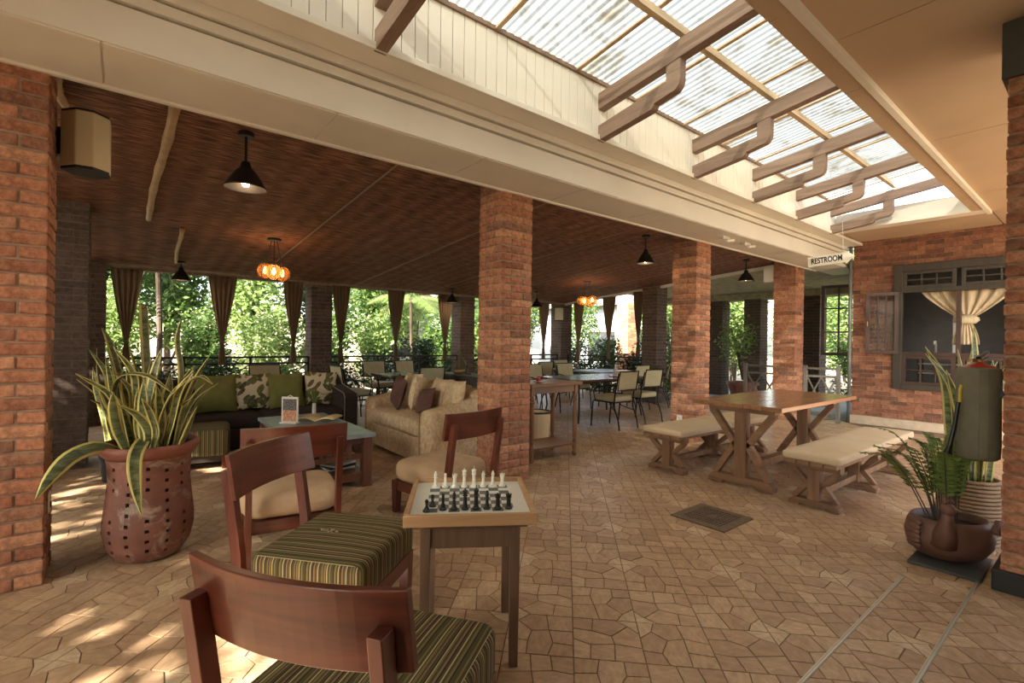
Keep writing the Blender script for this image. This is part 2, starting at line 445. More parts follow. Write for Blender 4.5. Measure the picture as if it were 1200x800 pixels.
# ------------------------------------------------------------------ mesh helpers
class MB:
    def __init__(s):
        s.v = []; s.f = []; s.mi = []; s.cur = 0
    def add(s, vs, fs):
        o = len(s.v)
        s.v += [tuple(p) for p in vs]
        for f in fs:
            s.f.append(tuple(i+o for i in f)); s.mi.append(s.cur)
        return s
    def box(s, x0, x1, y0, y1, z0, z1, mat=None):
        vs = [Vector((x, y, z)) for z in (z0, z1) for y in (y0, y1) for x in (x0, x1)]
        if mat is not None: vs = [mat @ p for p in vs]
        return s.add(vs, [(0, 2, 3, 1), (4, 5, 7, 6), (0, 1, 5, 4), (2, 6, 7, 3), (0, 4, 6, 2), (1, 3, 7, 5)])
    def beam(s, a, b, w, h, up=(0, 0, 1)):
        a = Vector(a); b = Vector(b); d = (b-a); L = d.length; d.normalize()
        up = Vector(up)
        if abs(d.dot(up)) > 0.98: up = Vector((1, 0, 0))
        sd = d.cross(up).normalized(); u = sd.cross(d)
        vs = [p + sd*(i*w/2) + u*(j*h/2) for p in (a, b) for i, j in ((-1, -1), (1, -1), (1, 1), (-1, 1))]
        return s.add(vs, [(3, 2, 1, 0), (4, 5, 6, 7), (0, 1, 5, 4), (1, 2, 6, 5), (2, 3, 7, 6), (3, 0, 4, 7)])
    def tube(s, path, r, n=8, caps=True):
        P = [Vector(p) for p in path]
        rr = r if isinstance(r, (list, tuple)) else [r]*len(P)
        o = []
        prev = None
        for i, p in enumerate(P):
            t = (P[min(i+1, len(P)-1)] - P[max(i-1, 0)]).normalized()
            if prev is None:
                a = Vector((0, 0, 1)) if abs(t.z) < 0.9 else Vector((1, 0, 0))
                sd = t.cross(a).normalized()
            else:
                sd = (prev - t*prev.dot(t)).normalized()
            prev = sd
            u = t.cross(sd)
            o += [p + (sd*math.cos(k*2*PI/n) + u*math.sin(k*2*PI/n))*rr[i] for k in range(n)]
        fs = [(i*n+k, i*n+(k+1) % n, (i+1)*n+(k+1) % n, (i+1)*n+k) for i in range(len(P)-1) for k in range(n)]
        if caps:
            fs += [tuple(range(n-1, -1, -1)), tuple((len(P)-1)*n+k for k in range(n))]
        return s.add(o, fs)
    def lathe(s, prof, n=24, c=(0, 0, 0), caps=True, sx=1, sy=1):
        o = []
        for r, z in prof:
            o += [(c[0]+sx*r*math.cos(k*2*PI/n), c[1]+sy*r*math.sin(k*2*PI/n), c[2]+z) for k in range(n)]
        m = len(prof)
        fs = [(i*n+k, i*n+(k+1) % n, (i+1)*n+(k+1) % n, (i+1)*n+k) for i in range(m-1) for k in range(n)]
        if caps:
            fs += [tuple(range(n-1, -1, -1)), tuple((m-1)*n+k for k in range(n))]
        return s.add(o, fs)
    def prism(s, poly, z0, z1, T=None):
        n = len(poly)
        vs = [Vector((p[0], p[1], z0)) for p in poly] + [Vector((p[0], p[1], z1)) for p in poly]
        if T is not None: vs = [T @ v for v in vs]
        fs = [tuple(range(n-1, -1, -1)), tuple(range(n, 2*n))] + [(i, (i+1) % n, n+(i+1) % n, n+i) for i in range(n)]
        return s.add(vs, fs)
    def grid(s, fn, nu, nv, closeu=False):
        o = [fn(i/(nu-1 if not closeu else nu), j/(nv-1)) for j in range(nv) for i in range(nu)]
        fs = []
        for j in range(nv-1):
            for i in range(nu if closeu else nu-1):
                k = (i+1) % nu
                fs.append((j*nu+i, j*nu+k, (j+1)*nu+k, (j+1)*nu+i))
        return s.add(o, fs)
    def mesh(s, name, mats):
        me = bpy.data.meshes.new(name)
        me.from_pydata(s.v, [], s.f)
        if not isinstance(mats, (list, tuple)): mats = [mats]
        for m in mats: me.materials.append(m)
        if any(s.mi): me.polygons.foreach_set('material_index', s.mi)
        me.validate(); me.update()
        return me
    def build(s, name, mats, parent=None, bevel=0, smooth=False, loc=None, sub=0, rot=None, solid=0):
        return obj(name, s.mesh(name, mats), parent, bevel, smooth, loc, sub, rot, solid)

def obj(name, me, parent=None, bevel=0, smooth=False, loc=None, sub=0, rot=None, solid=0):
    o = bpy.data.objects.new(name, me)
    COL.objects.link(o)
    if parent: o.parent = parent
    if loc: o.location = loc
    if rot: o.rotation_euler = rot
    if solid:
        q = o.modifiers.new('solid', 'SOLIDIFY'); q.thickness = solid; q.offset = 0
    if bevel:
        b = o.modifiers.new('bevel', 'BEVEL'); b.width = bevel; b.segments = 2; b.limit_method = 'ANGLE'; b.angle_limit = 0.6
    if sub:
        q = o.modifiers.new('sub', 'SUBSURF'); q.levels = sub; q.render_levels = sub
    if smooth:
        for p in me.polygons: p.use_smooth = True
    return o

def tag(o, label=None, cat=None, group=None, kind=None):
    if label: o['label'] = label
    if cat: o['category'] = cat
    if group: o['group'] = group
    if kind: o['kind'] = kind
    return o

def thing(name, label, cat, loc=(0, 0, 0), rz=0, group=None, kind=None):
    o = bpy.data.objects.new(name, None)
    o.empty_display_size = 0.2
    COL.objects.link(o)
    o.location = loc
    o.rotation_euler = (0, 0, rz)
    return tag(o, label, cat, group, kind)

def dup(root, loc, rz, label=None, group=None):
    def cp(o, par):
        c = o.copy(); COL.objects.link(c); c.parent = par
        for ch in kids(o): cp(ch, c)
        return c
    r = cp(root, None)
    r.location = loc; r.rotation_euler = (0, 0, rz)
    if label: r['label'] = label
    if group: r['group'] = group
    return r
def kids(o):
    return [c for c in bpy.data.objects if c.parent == o]

def np_mesh(name, verts, quads, mats, mi=None):
    me = bpy.data.meshes.new(name)
    verts = np.asarray(verts, np.float32).reshape(-1, 3)
    quads = np.asarray(quads, np.int32)
    k = quads.shape[1]
    me.vertices.add(len(verts)); me.vertices.foreach_set('co', verts.ravel())
    me.loops.add(quads.size); me.loops.foreach_set('vertex_index', quads.ravel())
    me.polygons.add(len(quads))
    me.polygons.foreach_set('loop_start', np.arange(len(quads), dtype=np.int32)*k)
    me.polygons.foreach_set('loop_total', np.full(len(quads), k, np.int32))
    for m in (mats if isinstance(mats, (list, tuple)) else [mats]): me.materials.append(m)
    if mi is not None: me.polygons.foreach_set('material_index', np.asarray(mi, np.int32))
    me.update(calc_edges=True)
    return me

def rbox(sx, sy, sz, r, puff=0.0, nx=10, ny=10):
    """soft cushion box: rounded corners in plan and profile, top and bottom domed by puff; base at z=0"""
    mb = MB()
    hx, hy = sx/2, sy/2
    N = 32
    def ring(inset, z):
        pts = []
        rr = max(r*1.6-inset, 0.01)
        ax, ay = hx-inset, hy-inset
        for k in range(N):
            q = k//(N//4); a = (k % (N//4))/(N//4-1)*PI/2 + q*PI/2
            cx = (ax-rr)*(1 if q in (0, 3) else -1); cy = (ay-rr)*(1 if q in (0, 1) else -1)
            pts.append((cx+rr*math.cos(a), cy+rr*math.sin(a), z))
        return pts
    rings = []
    for j in range(5):
        a = j/4*PI/2
        rings.append(ring(r*(1-math.sin(a)), r*(1-math.cos(a))))
    for j in range(5):
        a = j/4*PI/2
        rings.append(ring(r*(1-math.cos(a)), sz-r+r*math.sin(a)))
    top = []
    for t in (0.25, 0.5, 0.75):
        top.append([(x*(1-t), y*(1-t), sz+puff*(1-(1-t)**2)) for x, y, z in rings[-1]])
    rings += top
    o = [p for rg in rings for p in rg]
    fs = [(i*N+k, i*N+(k+1) % N, (i+1)*N+(k+1) % N, (i+1)*N+k) for i in range(len(rings)-1) for k in range(N)]
    fs += [tuple(range(N-1, -1, -1)), tuple((len(rings)-1)*N+k for k in range(N))]
    return mb.add(o, fs)

def pillow(w, h, d):
    mb = MB()
    n = 13
    def pt(u, v, s):
        x, y = 2*u-1, 2*v-1
        t = max(0, (1-abs(x)**2.6)*(1-abs(y)**2.6))**0.5
        k = 1 - 0.07*(1-abs(x*y))*(abs(x)**4+abs(y)**4)
        return (s*d/2*t, x*w/2*k, (y*k+1)*h/2)
    a = MB().grid(lambda u, v: pt(u, v, 1), n, n)
    b = MB().grid(lambda u, v: pt(1-u, v, -1), n, n)
    mb.add(a.v, a.f); mb.add(b.v, b.f)
    return mb
# ================================================================== THE SETTING
YB = 10.2            # garden side of the lounge
XR = 10.2            # dining side
def ceil_z(y): return 2.62 + 0.08*(YB - y)

# ---- floor slab and flagstone tiles
fl = MB().box(-4.2, 10.9, -2.2, 10.45, -0.25, -0.006).build('floor', M['grout'])
tag(fl, kind='structure')
T = 0.328
STONES = [
    ([(0, 0), (.38, 0), (.19, .15), (0, .30)], 1),
    ([(.38, 0), (.72, 0), (.74, .30), (.46, .40), (.19, .15)], 0),
    ([(.72, 0), (1, 0), (1, .33), (.74, .30)], 0),
    ([(0, .3), (.19, .15), (.46, .40), (.40, .62), (0, .62)], 0),
    ([(.46, .40), (.74, .30), (1, .33), (1, .60), (.70, .68), (.40, .62)], 0),
    ([(0, .62), (.40, .62), (.44, 1), (0, 1)], 0),
    ([(.40, .62), (.70, .68), (.72, 1), (.44, 1)], 0),
    ([(.70, .68), (1, .60), (1, 1), (.72, 1)], 0)]
def tile_mb(seed):
    r = random.Random(seed)
    jit = {}
    def jp(p):
        if p not in jit:
            x, y = p
            jit[p] = (x + (r.uniform(-.05, .05) if 0 < x < 1 else 0), y + (r.uniform(-.05, .05) if 0 < y < 1 else 0))
        return jit[p]
    mb = MB()
    for poly, mi in STONES:
        q = [jp(p) for p in poly]
        cx = sum(p[0] for p in q)/len(q); cy = sum(p[1] for p in q)/len(q)
        ins = []
        for i in range(len(q)):
            p0, p1, p2 = Vector(q[i-1]), Vector(q[i]), Vector(q[(i+1) % len(q)])
            e0 = (p1-p0).normalized(); e1 = (p2-p1).normalized()
            n = (Vector((-e0.y, e0.x)) + Vector((-e1.y, e1.x)))
            k = max(0.35, n.length/2)
            n = n.normalized()
            ins.append(p1 + n*(0.009/k))
        hz_ = r.uniform(-0.0012, 0.0008)
        n = len(ins)
        mb.cur = mi
        top = [((p.x-.5)*T, (p.y-.5)*T, hz_) for p in ins]
        low = [((p.x-.5)*T, (p.y-.5)*T, -0.0075) for p in ins]
        mb.add(top+low, [tuple(range(n))] + [(i+n, (i+1) % n+n, (i+1) % n, i) for i in range(n)])
    return mb
TVAR = [tile_mb(s) for s in (3, 11, 23, 31)]
TME = [t.mesh('tile', [M['stone'], M['stone_light']]) for t in TVAR]
ta = math.radians(45.0)
tx, ty = Vector((math.cos(ta), math.sin(ta), 0)), Vector((-math.sin(ta), math.cos(ta), 0))
org = Vector((1.636, 1.556, 0))
cand = []
for i in range(-60, 61):
    for j in range(-60, 61):
        c = org + tx*((i+.5)*T) + ty*((j+.5)*T)
        if not (-3.1 < c.x < 10.75 and -1.4 < c.y < 10.35): continue
        if c.x > 10.4 and c.y < 3.1: continue
        f = c.dot(F); s = c.dot(Rt)
        if f < 1.0 or abs(s) > f*1.25+0.8: continue
        inview = f > 1.95 and abs(s) < f*1.06
        cand.append((f + (0 if inview else 100), i, j, c))
cand.sort(key=lambda t: t[0])
bigv, bigf, bigm = [], [], []
far = MB()
for k, (f, i, j, c) in enumerate(cand):
    rot = [[0, 3], [1, 2]][i % 2][j % 2]*PI/2 + PI      # light corners of four tiles meet
    var = (i*7 + j*13 + i*j) % 4
    if k < 300:
        o = bpy.data.objects.new('tile', TME[var]); COL.objects.link(o)
        o.parent = fl; o.location = c; o.rotation_euler = (0, 0, ta+rot)
    else:
        Rm = Matrix.Translation(c) @ Matrix.Rotation(ta+rot, 4, 'Z')
        t = TVAR[var]
        off = len(far.v)
        far.v += [tuple(Rm @ Vector(p)) for p in t.v]
        far.f += [tuple(q+off for q in fc) for fc in t.f]
        far.mi += t.mi
tf = far.build('tile_field', [M['stone'], M['stone_light']], fl)
tag(tf, kind='stuff')

# ---- brick pillars: pinwheel courses of four bricks round a mortar core
BH, BC = 0.0665, 0.078
def brick_mesh(L=0.272, Wd=0.118, mat='brick'):
    mb = MB()
    b = 0.006
    x, y, z = L/2, Wd/2, BH/2
    return mb.box(-x, x, -y, y, -z, z)
def _bm(mb, name, mat):
    me = mb.mesh(name, mat)
    bm = bmesh.new(); bm.from_mesh(me)
    bmesh.ops.bevel(bm, geom=[e for e in bm.edges], offset=0.005, segments=1, affect='EDGES')
    bm.to_mesh(me); bm.free()
    return me
BRICK = {k: _bm(brick_mesh(), 'brick', M[k]) for k in ('brick', 'brick_grey', 'brick_wall')}
def pillar(cx, cy, top, label, matk='brick', w=0.40, z0=0.0, split=True, name='brick_pillar', zoff=0.0):
    p = thing(name, label, 'pillar', (cx, cy, z0), 0)
    h = w/2 - 0.008
    MB().box(-h, h, -h, h, 0, top-z0).build('mortar_core', M['mortar_dark' if matk == 'brick_grey' else 'mortar'], p)
    L, Wd = 0.272*w/0.4, 0.118*w/0.4
    n = int((top-z0)/BC)
    allm = MB()
    bm = brick_mesh(L, Wd)
    r = random.Random(int(cx*100+cy*10))
    for c in range(n):
        z = c*BC + BC/2
        for k in range(4):
            m = 1 if c % 2 == 0 else -1
            a = k*PI/2
            x, y = (-(w/2) + L/2)*m, -(w/2) + Wd/2
            px_ = x*math.cos(a) - y*math.sin(a); py_ = x*math.sin(a) + y*math.cos(a)
            dz, dr, da = r.uniform(-.002, .002), r.uniform(-.004, .004), r.uniform(-.01, .01)
            out = Vector((math.sin(a), -math.cos(a), 0))*dr
            if split:
                o = bpy.data.objects.new('brick', BRICK[matk]); COL.objects.link(o)
                o.parent = p; o.location = (px_+out.x, py_+out.y, z+dz); o.rotation_euler = (0, 0, a+da)
            else:
                Tm = Matrix.Translation((px_+out.x, py_+out.y, z+dz)) @ Matrix.Rotation(a+da, 4, 'Z')
                allm.add([Tm @ Vector(v) for v in bm.v], bm.f)
    if not split:
        o = allm.build('brickwork', M[matk], p); tag(o, kind='stuff')
    return p
PY = 4.07
pl = pillar(-0.54, PY, 3.12, 'brick pillar beside the terracotta pot, with a loudspeaker and switch plate on its side')
pc = pillar(3.155, PY, 3.12, 'brick pillar standing behind the chess table, next to the beige sofa')
p2_ = pillar(6.73, PY, 3.12, 'brick pillar behind the picnic table bench, with a white socket near its foot')
p3_ = pillar(10.2, PY, 3.12, 'brick pillar between the two lattice gates, beside the restroom sign', split=False)
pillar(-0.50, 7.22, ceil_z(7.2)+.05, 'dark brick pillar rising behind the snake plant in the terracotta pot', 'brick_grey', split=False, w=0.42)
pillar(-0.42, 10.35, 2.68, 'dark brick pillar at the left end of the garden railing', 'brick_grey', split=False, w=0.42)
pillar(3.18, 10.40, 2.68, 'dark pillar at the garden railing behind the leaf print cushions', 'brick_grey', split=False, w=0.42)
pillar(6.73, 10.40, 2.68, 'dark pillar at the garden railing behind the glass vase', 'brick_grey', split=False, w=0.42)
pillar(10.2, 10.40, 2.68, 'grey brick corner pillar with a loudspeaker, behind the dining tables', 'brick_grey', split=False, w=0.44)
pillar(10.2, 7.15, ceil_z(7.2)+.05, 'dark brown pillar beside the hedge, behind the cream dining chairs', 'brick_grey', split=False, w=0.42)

# plate on the left pillar, socket on the second, right pillar with plinth and capital
mb = MB().box(-.004, .004, -.045, .045, -.06, .06)
mb.cur = 1; mb.box(.004, .009, -.012, .012, -.03, .0)
sp = mb.build('switch_plate', [M['white_plastic'], M['speaker_dark']], None, bevel=.002, loc=(-0.333, 4.03, 0.44))
tag(sp, 'small white switch plate on the side of the pillar next to the terracotta pot', 'switch')
mb = MB().box(-.045, .045, -.006, .004, -.045, .045)
mb.cur = 1; mb.box(-.014, .014, -.010, -.006, -.014, .014)
so = mb.build('wall_socket', [M['white_plastic'], M['shelf_white']], None, bevel=.002, loc=(6.525, 4.11, 0.33), rot=(0, 0, -PI/2))
tag(so, 'white electrical socket low on the pillar behind the picnic bench', 'socket')

pr_ = pillar(4.33, 0.235, 3.40, 'brick pillar with black plinth beside the hen shaped fern pot', 'brick')
MB().box(-.235, .235, -.235, .235, 0, .125).build('plinth', M['plinth_black'], pr_, bevel=.006)
MB().box(-.225, .225, -.225, .225, 3.06, 3.40).build('capital', M['capital'], pr_, bevel=.006)

# ---- bamboo mat ceiling over lounge and dining
mb = MB()
x0, x1, y0, y1 = -1.6, 10.5, 3.86, 10.75
mb.add([(x0, y0, ceil_z(y0)), (x1, y0, ceil_z(y0)), (x1, y1, ceil_z(y1)), (x0, y1, ceil_z(y1)),
        (x0, y0, ceil_z(y0)+.25), (x1, y0, ceil_z(y0)+.25), (x1, y1, ceil_z(y1)+.25), (x0, y1, ceil_z(y1)+.25)],
       [(3, 2, 1, 0), (4, 5, 6, 7), (0, 1, 5, 4), (1, 2, 6, 5), (2, 3, 7, 6), (3, 0, 4, 7)])
ce = mb.build('ceiling', M['bamboo_mat'])
tag(ce, kind='structure')
# seams and poles hung under the mat, along y
for X in (2.0, 3.9, 5.7, 7.4, 9.1):
    s = MB().beam((X, 4.0, ceil_z(4.0)-.006), (X, 10.3, ceil_z(10.3)-.006), .016, .010).build('seam_batten', M['cable'], ce)
def bpole(x0, y0, x1, y1, label, r=0.034):
    n = 15
    path = []; rr = []
    rd = random.Random(int(x0*50))
    for i in range(n):
        t = i/(n-1)
        y = y0+(y1-y0)*t
        path.append((x0+(x1-x0)*t + 0.009*math.sin(t*7+x0), y, ceil_z(y)-r*0.9))
        rr.append(r*(1-.2*t)*(1.0 if i % 3 else 1.22))
    return tag(MB().tube(path, rr, 10).build('bamboo_pole', M['bamboo_pole'], smooth=True), label, 'pole')
bpole(0.27, 4.1, 0.22, 7.2, 'pale knotty bamboo pole under the woven ceiling beside the loudspeaker')
bpole(0.58, 7.5, 0.66, 9.6, 'pale bamboo pole under the ceiling leading to the small pendant by the garden', .026)
bpole(-0.36, 3.95, -0.33, 4.6, 'short bamboo pole end above the loudspeaker', .03)

# ---- beam: soffit, stepped fascia, ledge (trim_1), matchboard wall (wall_front), skylight
BX0, BX1 = -4.2, 10.95
prof = [(3.87, 2.97), (3.30, 2.97), (3.30, 3.185), (3.34, 3.185), (3.34, 3.203), (3.285, 3.203), (3.285, 3.262), (3.33, 3.262), (3.33, 3.277), (3.265, 3.277), (3.265, 3.34), (3.04, 3.34), (3.04, 3.36), (3.3, 3.36), (3.87, 3.40)]
mb = MB()
n = len(prof)
mb.add([(BX0, y, z) for y, z in prof]+[(BX1, y, z) for y, z in prof], [tuple(range(n)), tuple(range(2*n-1, n-1, -1))] + [(i, n+i, n+(i+1) % n, (i+1) % n) for i in range(n)])
be = mb.build('trim_1', M['white_paint'])
tag(be, kind='structure')
for i in range(-4, 11):
    X = i*1.22 - .1
    MB().box(max(X+.004, BX0), min(X+1.212, BX1), 3.315, 3.86, 2.962, 2.972).build('soffit_panel', M['soffit_paint'], be)
mb = MB().box(BX0, BX1, 3.845, 3.885, 2.945, 2.975).build('edge_bead', M['white_paint'], be, bevel=.006)
# ledge underside panel
MB().box(BX0, BX1, 3.045, 3.255, 3.333, 3.341).build('ledge_panel', M['soffit_paint'], be)
MB().box(BX0, BX1, 3.025, 3.045, 3.325, 3.372).build('ledge_strip', M['white_paint'], be, bevel=.004)
# matchboards
wf = MB().box(BX0, 9.62, 3.062, 3.11, 3.34, 3.92).build('wall_front', M['white_paint'])
tag(wf, kind='structure')
bme = MB().box(-.0475, .0475, -.008, .008, 0, .50).mesh('matchboard', M['board_paint'])
X = -1.6
while X < 9.45:
    o = obj('matchboard', bme, wf, bevel=.003, loc=(X, 3.056, 3.36)); X += .1
MB().box(BX0, 9.62, 3.03, 3.06, 3.845, 3.885).build('top_trim', M['rafter_wood'], wf, bevel=.004)
# roof over the lounge (blocks the sun)
rf = MB().box(-4.0, 10.6, 3.12, 10.9, 3.42, 3.5).build('roof_slab', M['roof']); tag(rf, kind='structure')

# ---- right ceiling of flat panels, with band round the skylight well
CZ = 3.40
cr = MB().box(-4.0, 10.85, -1.3, 1.17, CZ+.012, CZ+.2).build('ceiling_right', M['roof']); tag(cr, kind='structure')
for i, (xa, xb) in enumerate(((-4.0, -1.2), (-1.2, 1.2), (1.2, 3.55), (3.55, 5.97), (5.97, 8.4), (8.4, 10.85))):
    MB().box(xa+.004, xb-.004, -1.3, 1.15, CZ, CZ+.015).build('ceiling_panel', M['ceil_panel'], cr)
MB().box(9.56, 10.85, 1.17, 3.3, CZ+.0, CZ+.2).build('ceiling_panel', M['ceil_panel'], cr)
MB().box(-4.0, .02, 1.21, 3.02, CZ+.0, CZ+.2).build('ceiling_panel', M['ceil_panel'], cr)
tr2 = MB().box(-4.0, 9.62, 1.15, 1.20, CZ-.045, CZ+.62).build('trim_2', M['soffit_paint'], bevel=.004); tag(tr2, kind='structure')
xs = [-4.0, -.5, 1.9, 3.0, 4.3, 5.75, 7.2, 8.6, 9.5]
for a, b in zip(xs[:-1], xs[1:]):
    MB().box(a+.003, b-.003, 1.20, 1.335, CZ-.02, CZ+.0).build('band_board', M['ceil_panel'], tr2)
# far end of the well
tr3 = MB().box(9.45, 9.60, 1.18, 3.04, CZ-.03, 3.66).build('trim_3', M['white_paint'], bevel=.004); tag(tr3, kind='structure')
MB().box(9.36, 9.46, 1.18, 3.04, CZ-.03, CZ+.02).build('end_band', M['white_paint'], tr3, bevel=.004)
wk = MB().box(-5.5, 4.1, -1.5, -1.3, 0, 3.45).build('light_block_wall', M['brick_wall']); tag(wk, kind='structure')  # unseen wall, added behind the camera to block light from the left and rear
trl = MB().box(-.1, .06, 1.205, 3.03, CZ-.03, 4.2).build('trim_4', M['white_paint']); tag(trl, kind='structure')

# ---- skylight: rafters with curved brackets, purlin, corrugated sheets, battens
def sheet_z(y): return 3.885 + 0.134*(3.04-y)
sk = thing('skylight', 'corrugated translucent skylight roof with timber rafters and curved brackets', 'skylight', (0, 0, 0))
for X in (1.30, 3.47, 5.06, 6.50, 7.88, 9.27):
    r = MB()
    ya, yb = 3.055, 1.16
    za, zb = 3.61+.134*(3.04-ya), 3.61+.134*(3.04-yb)
    w = .045
    r.add([(X-w, ya, za), (X+w, ya, za), (X+w, ya, za+.15), (X-w, ya, za+.15), (X-w, yb, zb), (X+w, yb, zb), (X+w, yb, zb+.15), (X-w, yb, zb+.15)],
          [(3, 2, 1, 0), (4, 5, 6, 7), (0, 1, 5, 4), (1, 2, 6, 5), (2, 3, 7, 6), (3, 0, 4, 7)])
    ro = r.build('rafter', M['rafter_wood'], sk, bevel=.004)
    # bracket: lower arm with scooped end and an upright up to the rafter
    ye = 2.20
    def zl(y): return 3.325+.134*(3.04-y)
    low = [(3.055, zl(3.055)), (2.50, zl(2.50))]
    for k in range(1, 6):
        t = k/5*PI/2; low.append((2.50-.055*math.sin(t), zl(2.50)+.045*(1-math.cos(t))))
    zt = zl(2.445)+.04
    low.append((2.43, zt))
    for k in range(0, 7):
        t = k/6*PI/2; low.append((2.28-.08*math.sin(t), zl(2.28)+.045+.09*(1-math.cos(t))))
    up = [(ye, 3.62+.134*(3.04-ye)), (ye+.13, 3.62+.134*(3.04-ye-.13)), (ye+.13, zl(ye+.13)+.15), (3.055, zl(3.055)+.135)]
    poly = low+up
    n = len(poly)
    b = MB()
    w2 = .04
    b.add([(X-w2, y, z) for y, z in poly]+[(X+w2, y, z) for y, z in poly],
          [tuple(range(n)), tuple(range(2*n-1, n-1, -1))]+[(i, n+i, n+(i+1) % n, (i+1) % n) for i in range(n)])
    bo = b.build('bracket', M['rafter_wood'], ro)
    mo = bo.modifiers.new('tri', 'TRIANGULATE')
MB().beam((.06, 2.2, sheet_z(2.2)-.07), (9.3, 2.2, sheet_z(2.2)-.07), .05, .06).build('purlin', M['purlin_wood'], sk)
sx = [.05, 1.25, 2.24, 3.13, 3.97, 4.82, 5.65, 6.5, 7.35, 8.2, 9.0]
for a, b in zip(sx[:-1], sx[1:]):
    per = .076
    nx = int((b-a)/per)*6+1
    def fn(u, v, a=a, b=b):
        x = a+(b-a)*u; y = 3.12+(1.0-3.12)*v
        return (x, y, sheet_z(y)+.009*math.sin(2*PI*x/per))
    MB().grid(fn, nx, 4).build('roof_sheet', M['sheet'], sk, smooth=True)
    MB().beam((b, 3.1, sheet_z(3.1)-.022), (b, 1.0, sheet_z(1.0)-.022), .04, .014).build('batten', M['purlin_wood'], sk)

# ---- restroom wall with window (wall_right)
WX = 10.80
wy0, wy1, wz0, wz1 = 0.05, 2.52, 0.72, 2.88          # window opening (y range, z range)
wr = thing('wall_right', None, None, (0, 0, 0), kind='structure')
mb = MB()
for (ya, yb, za, zb) in ((wy1, 3.165, 0, CZ+.1), (-2.2, wy0, 0, CZ+.1), (wy0, wy1, 0, wz0), (wy0, wy1, wz1, CZ+.1)):
    mb.box(WX+.008, WX+.22, ya, yb, za, zb)
mb.build('mortar_backing', M['mortar'], wr)
mb = MB()
rd = random.Random(5)
row = 0; z = 0.17
while z < CZ+.02:
    y = 3.165 + (0 if row % 2 else -.12)
    k = 0
    y = 3.165
    first = True
    while y > -2.0:
        L = (.11 if (first and row % 2) else .225)
        first = False
        yb = y; ya = max(y-L, -2.1)
        y -= L+.012
        if z+BH > wz0 and z < wz1:
            if ya < wy1 and yb > wy0:
                if yb > wy1: ya = wy1
                elif ya < wy0: yb = wy0
                else: continue
                if yb-ya < .02: continue
        d = rd.uniform(0, .005)
        mb.box(WX-.002-d, WX+.1, ya, yb, z, z+BH)
    z += BC; row += 1
o = mb.build('brickwork', M['brick_wall'], wr); tag(o, kind='stuff')
# end face bricks (towards the gate)
bb = MB().box(WX-.035, WX+.22, -2.2, 3.185, 0, .16).build('baseboard_right', M['baseboard'], bevel=.008); tag(bb, kind='structure')
dp = MB().tube([(WX-.0, 3.21, .0), (WX-.0, 3.21, 2.0), (WX-.0, 3.21, 3.38)], .032, 12).build('downpipe', M['pipe_grey'], smooth=True)
tag(dp, 'grey metal downpipe at the brick corner beside the lattice gate', 'pipe')
# ---- window_1 in the restroom wall
w1 = thing('window_1', None, None, (WX, 0, 0), kind='structure')
Fm = M['window_wood']
f = MB()
f.box(-.05, .06, wy1-.11, wy1+.02, wz0-.02, wz1+.02)      # left jamb
f.box(-.05, .06, wy0-.02, wy0+.11, wz0-.02, wz1+.02)
f.box(-.05, .06, wy0+.11, wy1-.11, wz1-.11, wz1+.02)
f.box(-.06, .08, wy0+.11, wy1-.11, wz0-.02, wz0+.07)
f.build('window_frame', Fm, w1, bevel=.006)
ya, yb = wy0+.11, wy1-.11
MB().box(-.04, .06, ya, yb, 2.40, 2.47).build('transom_rail', Fm, w1, bevel=.004)
MB().box(-.04, .06, ya, yb, 1.30, 1.36).build('middle_rail', M['sash_wood'], w1, bevel=.004)
mid = 1.67
mid2 = .88
MB().box(-.03, .05, mid-.03, mid+.03, 1.36, 2.40).build('mullion', M['sash_wood'], w1, bevel=.004)
MB().box(-.03, .05, mid2-.03, mid2+.03, 1.36, 2.40).build('mullion', M['sash_wood'], w1, bevel=.004)
def lights(z0, z1, y0, y1, cols, rows, mat, nm):
    fr = MB()
    t = .055
    fr.box(-.03, .04, y0, y0+t, z0, z1); fr.box(-.03, .04, y1-t, y1, z0, z1)
    fr.box(-.03, .04, y0+t, y1-t, z0, z0+t); fr.box(-.03, .04, y0+t, y1-t, z1-t, z1)
    for i in range(1, cols):
        y = y0+t+(y1-y0-2*t)*i/cols
        fr.box(-.02, .03, y-.014, y+.014, z0+t, z1-t)
    for j in range(1, rows):
        z = z0+t+(z1-z0-2*t)*j/rows
        fr.box(-.018, .028, y0+t, y1-t, z-.012, z+.012)
    fo = fr.build(nm, mat, w1, bevel=.003)
    for i in range(cols):
        for j in range(rows):
            a = y0+t+(y1-y0-2*t)*i/cols+.013; b = y0+t+(y1-y0-2*t)*(i+1)/cols-.013
            c = z0+t+(z1-z0-2*t)*j/rows+.01; d = z0+t+(z1-z0-2*t)*(j+1)/rows-.01
            MB().box(.002, .007, a, b, c, d).build('pane', M['pane'], fo)
for a, b in ((mid+.03, yb), (mid2+.03, mid-.03), (ya, mid2-.03)):
    lights(2.47, wz1-.11, a, b, 3, 2, Fm, 'transom_light')
for a, b in ((mid+.03, yb), (mid2+.03, mid-.03), (ya, mid2-.03)):
    lights(wz0+.07, 1.30, a, b, 3, 2, M['sash_wood'], 'lower_light')
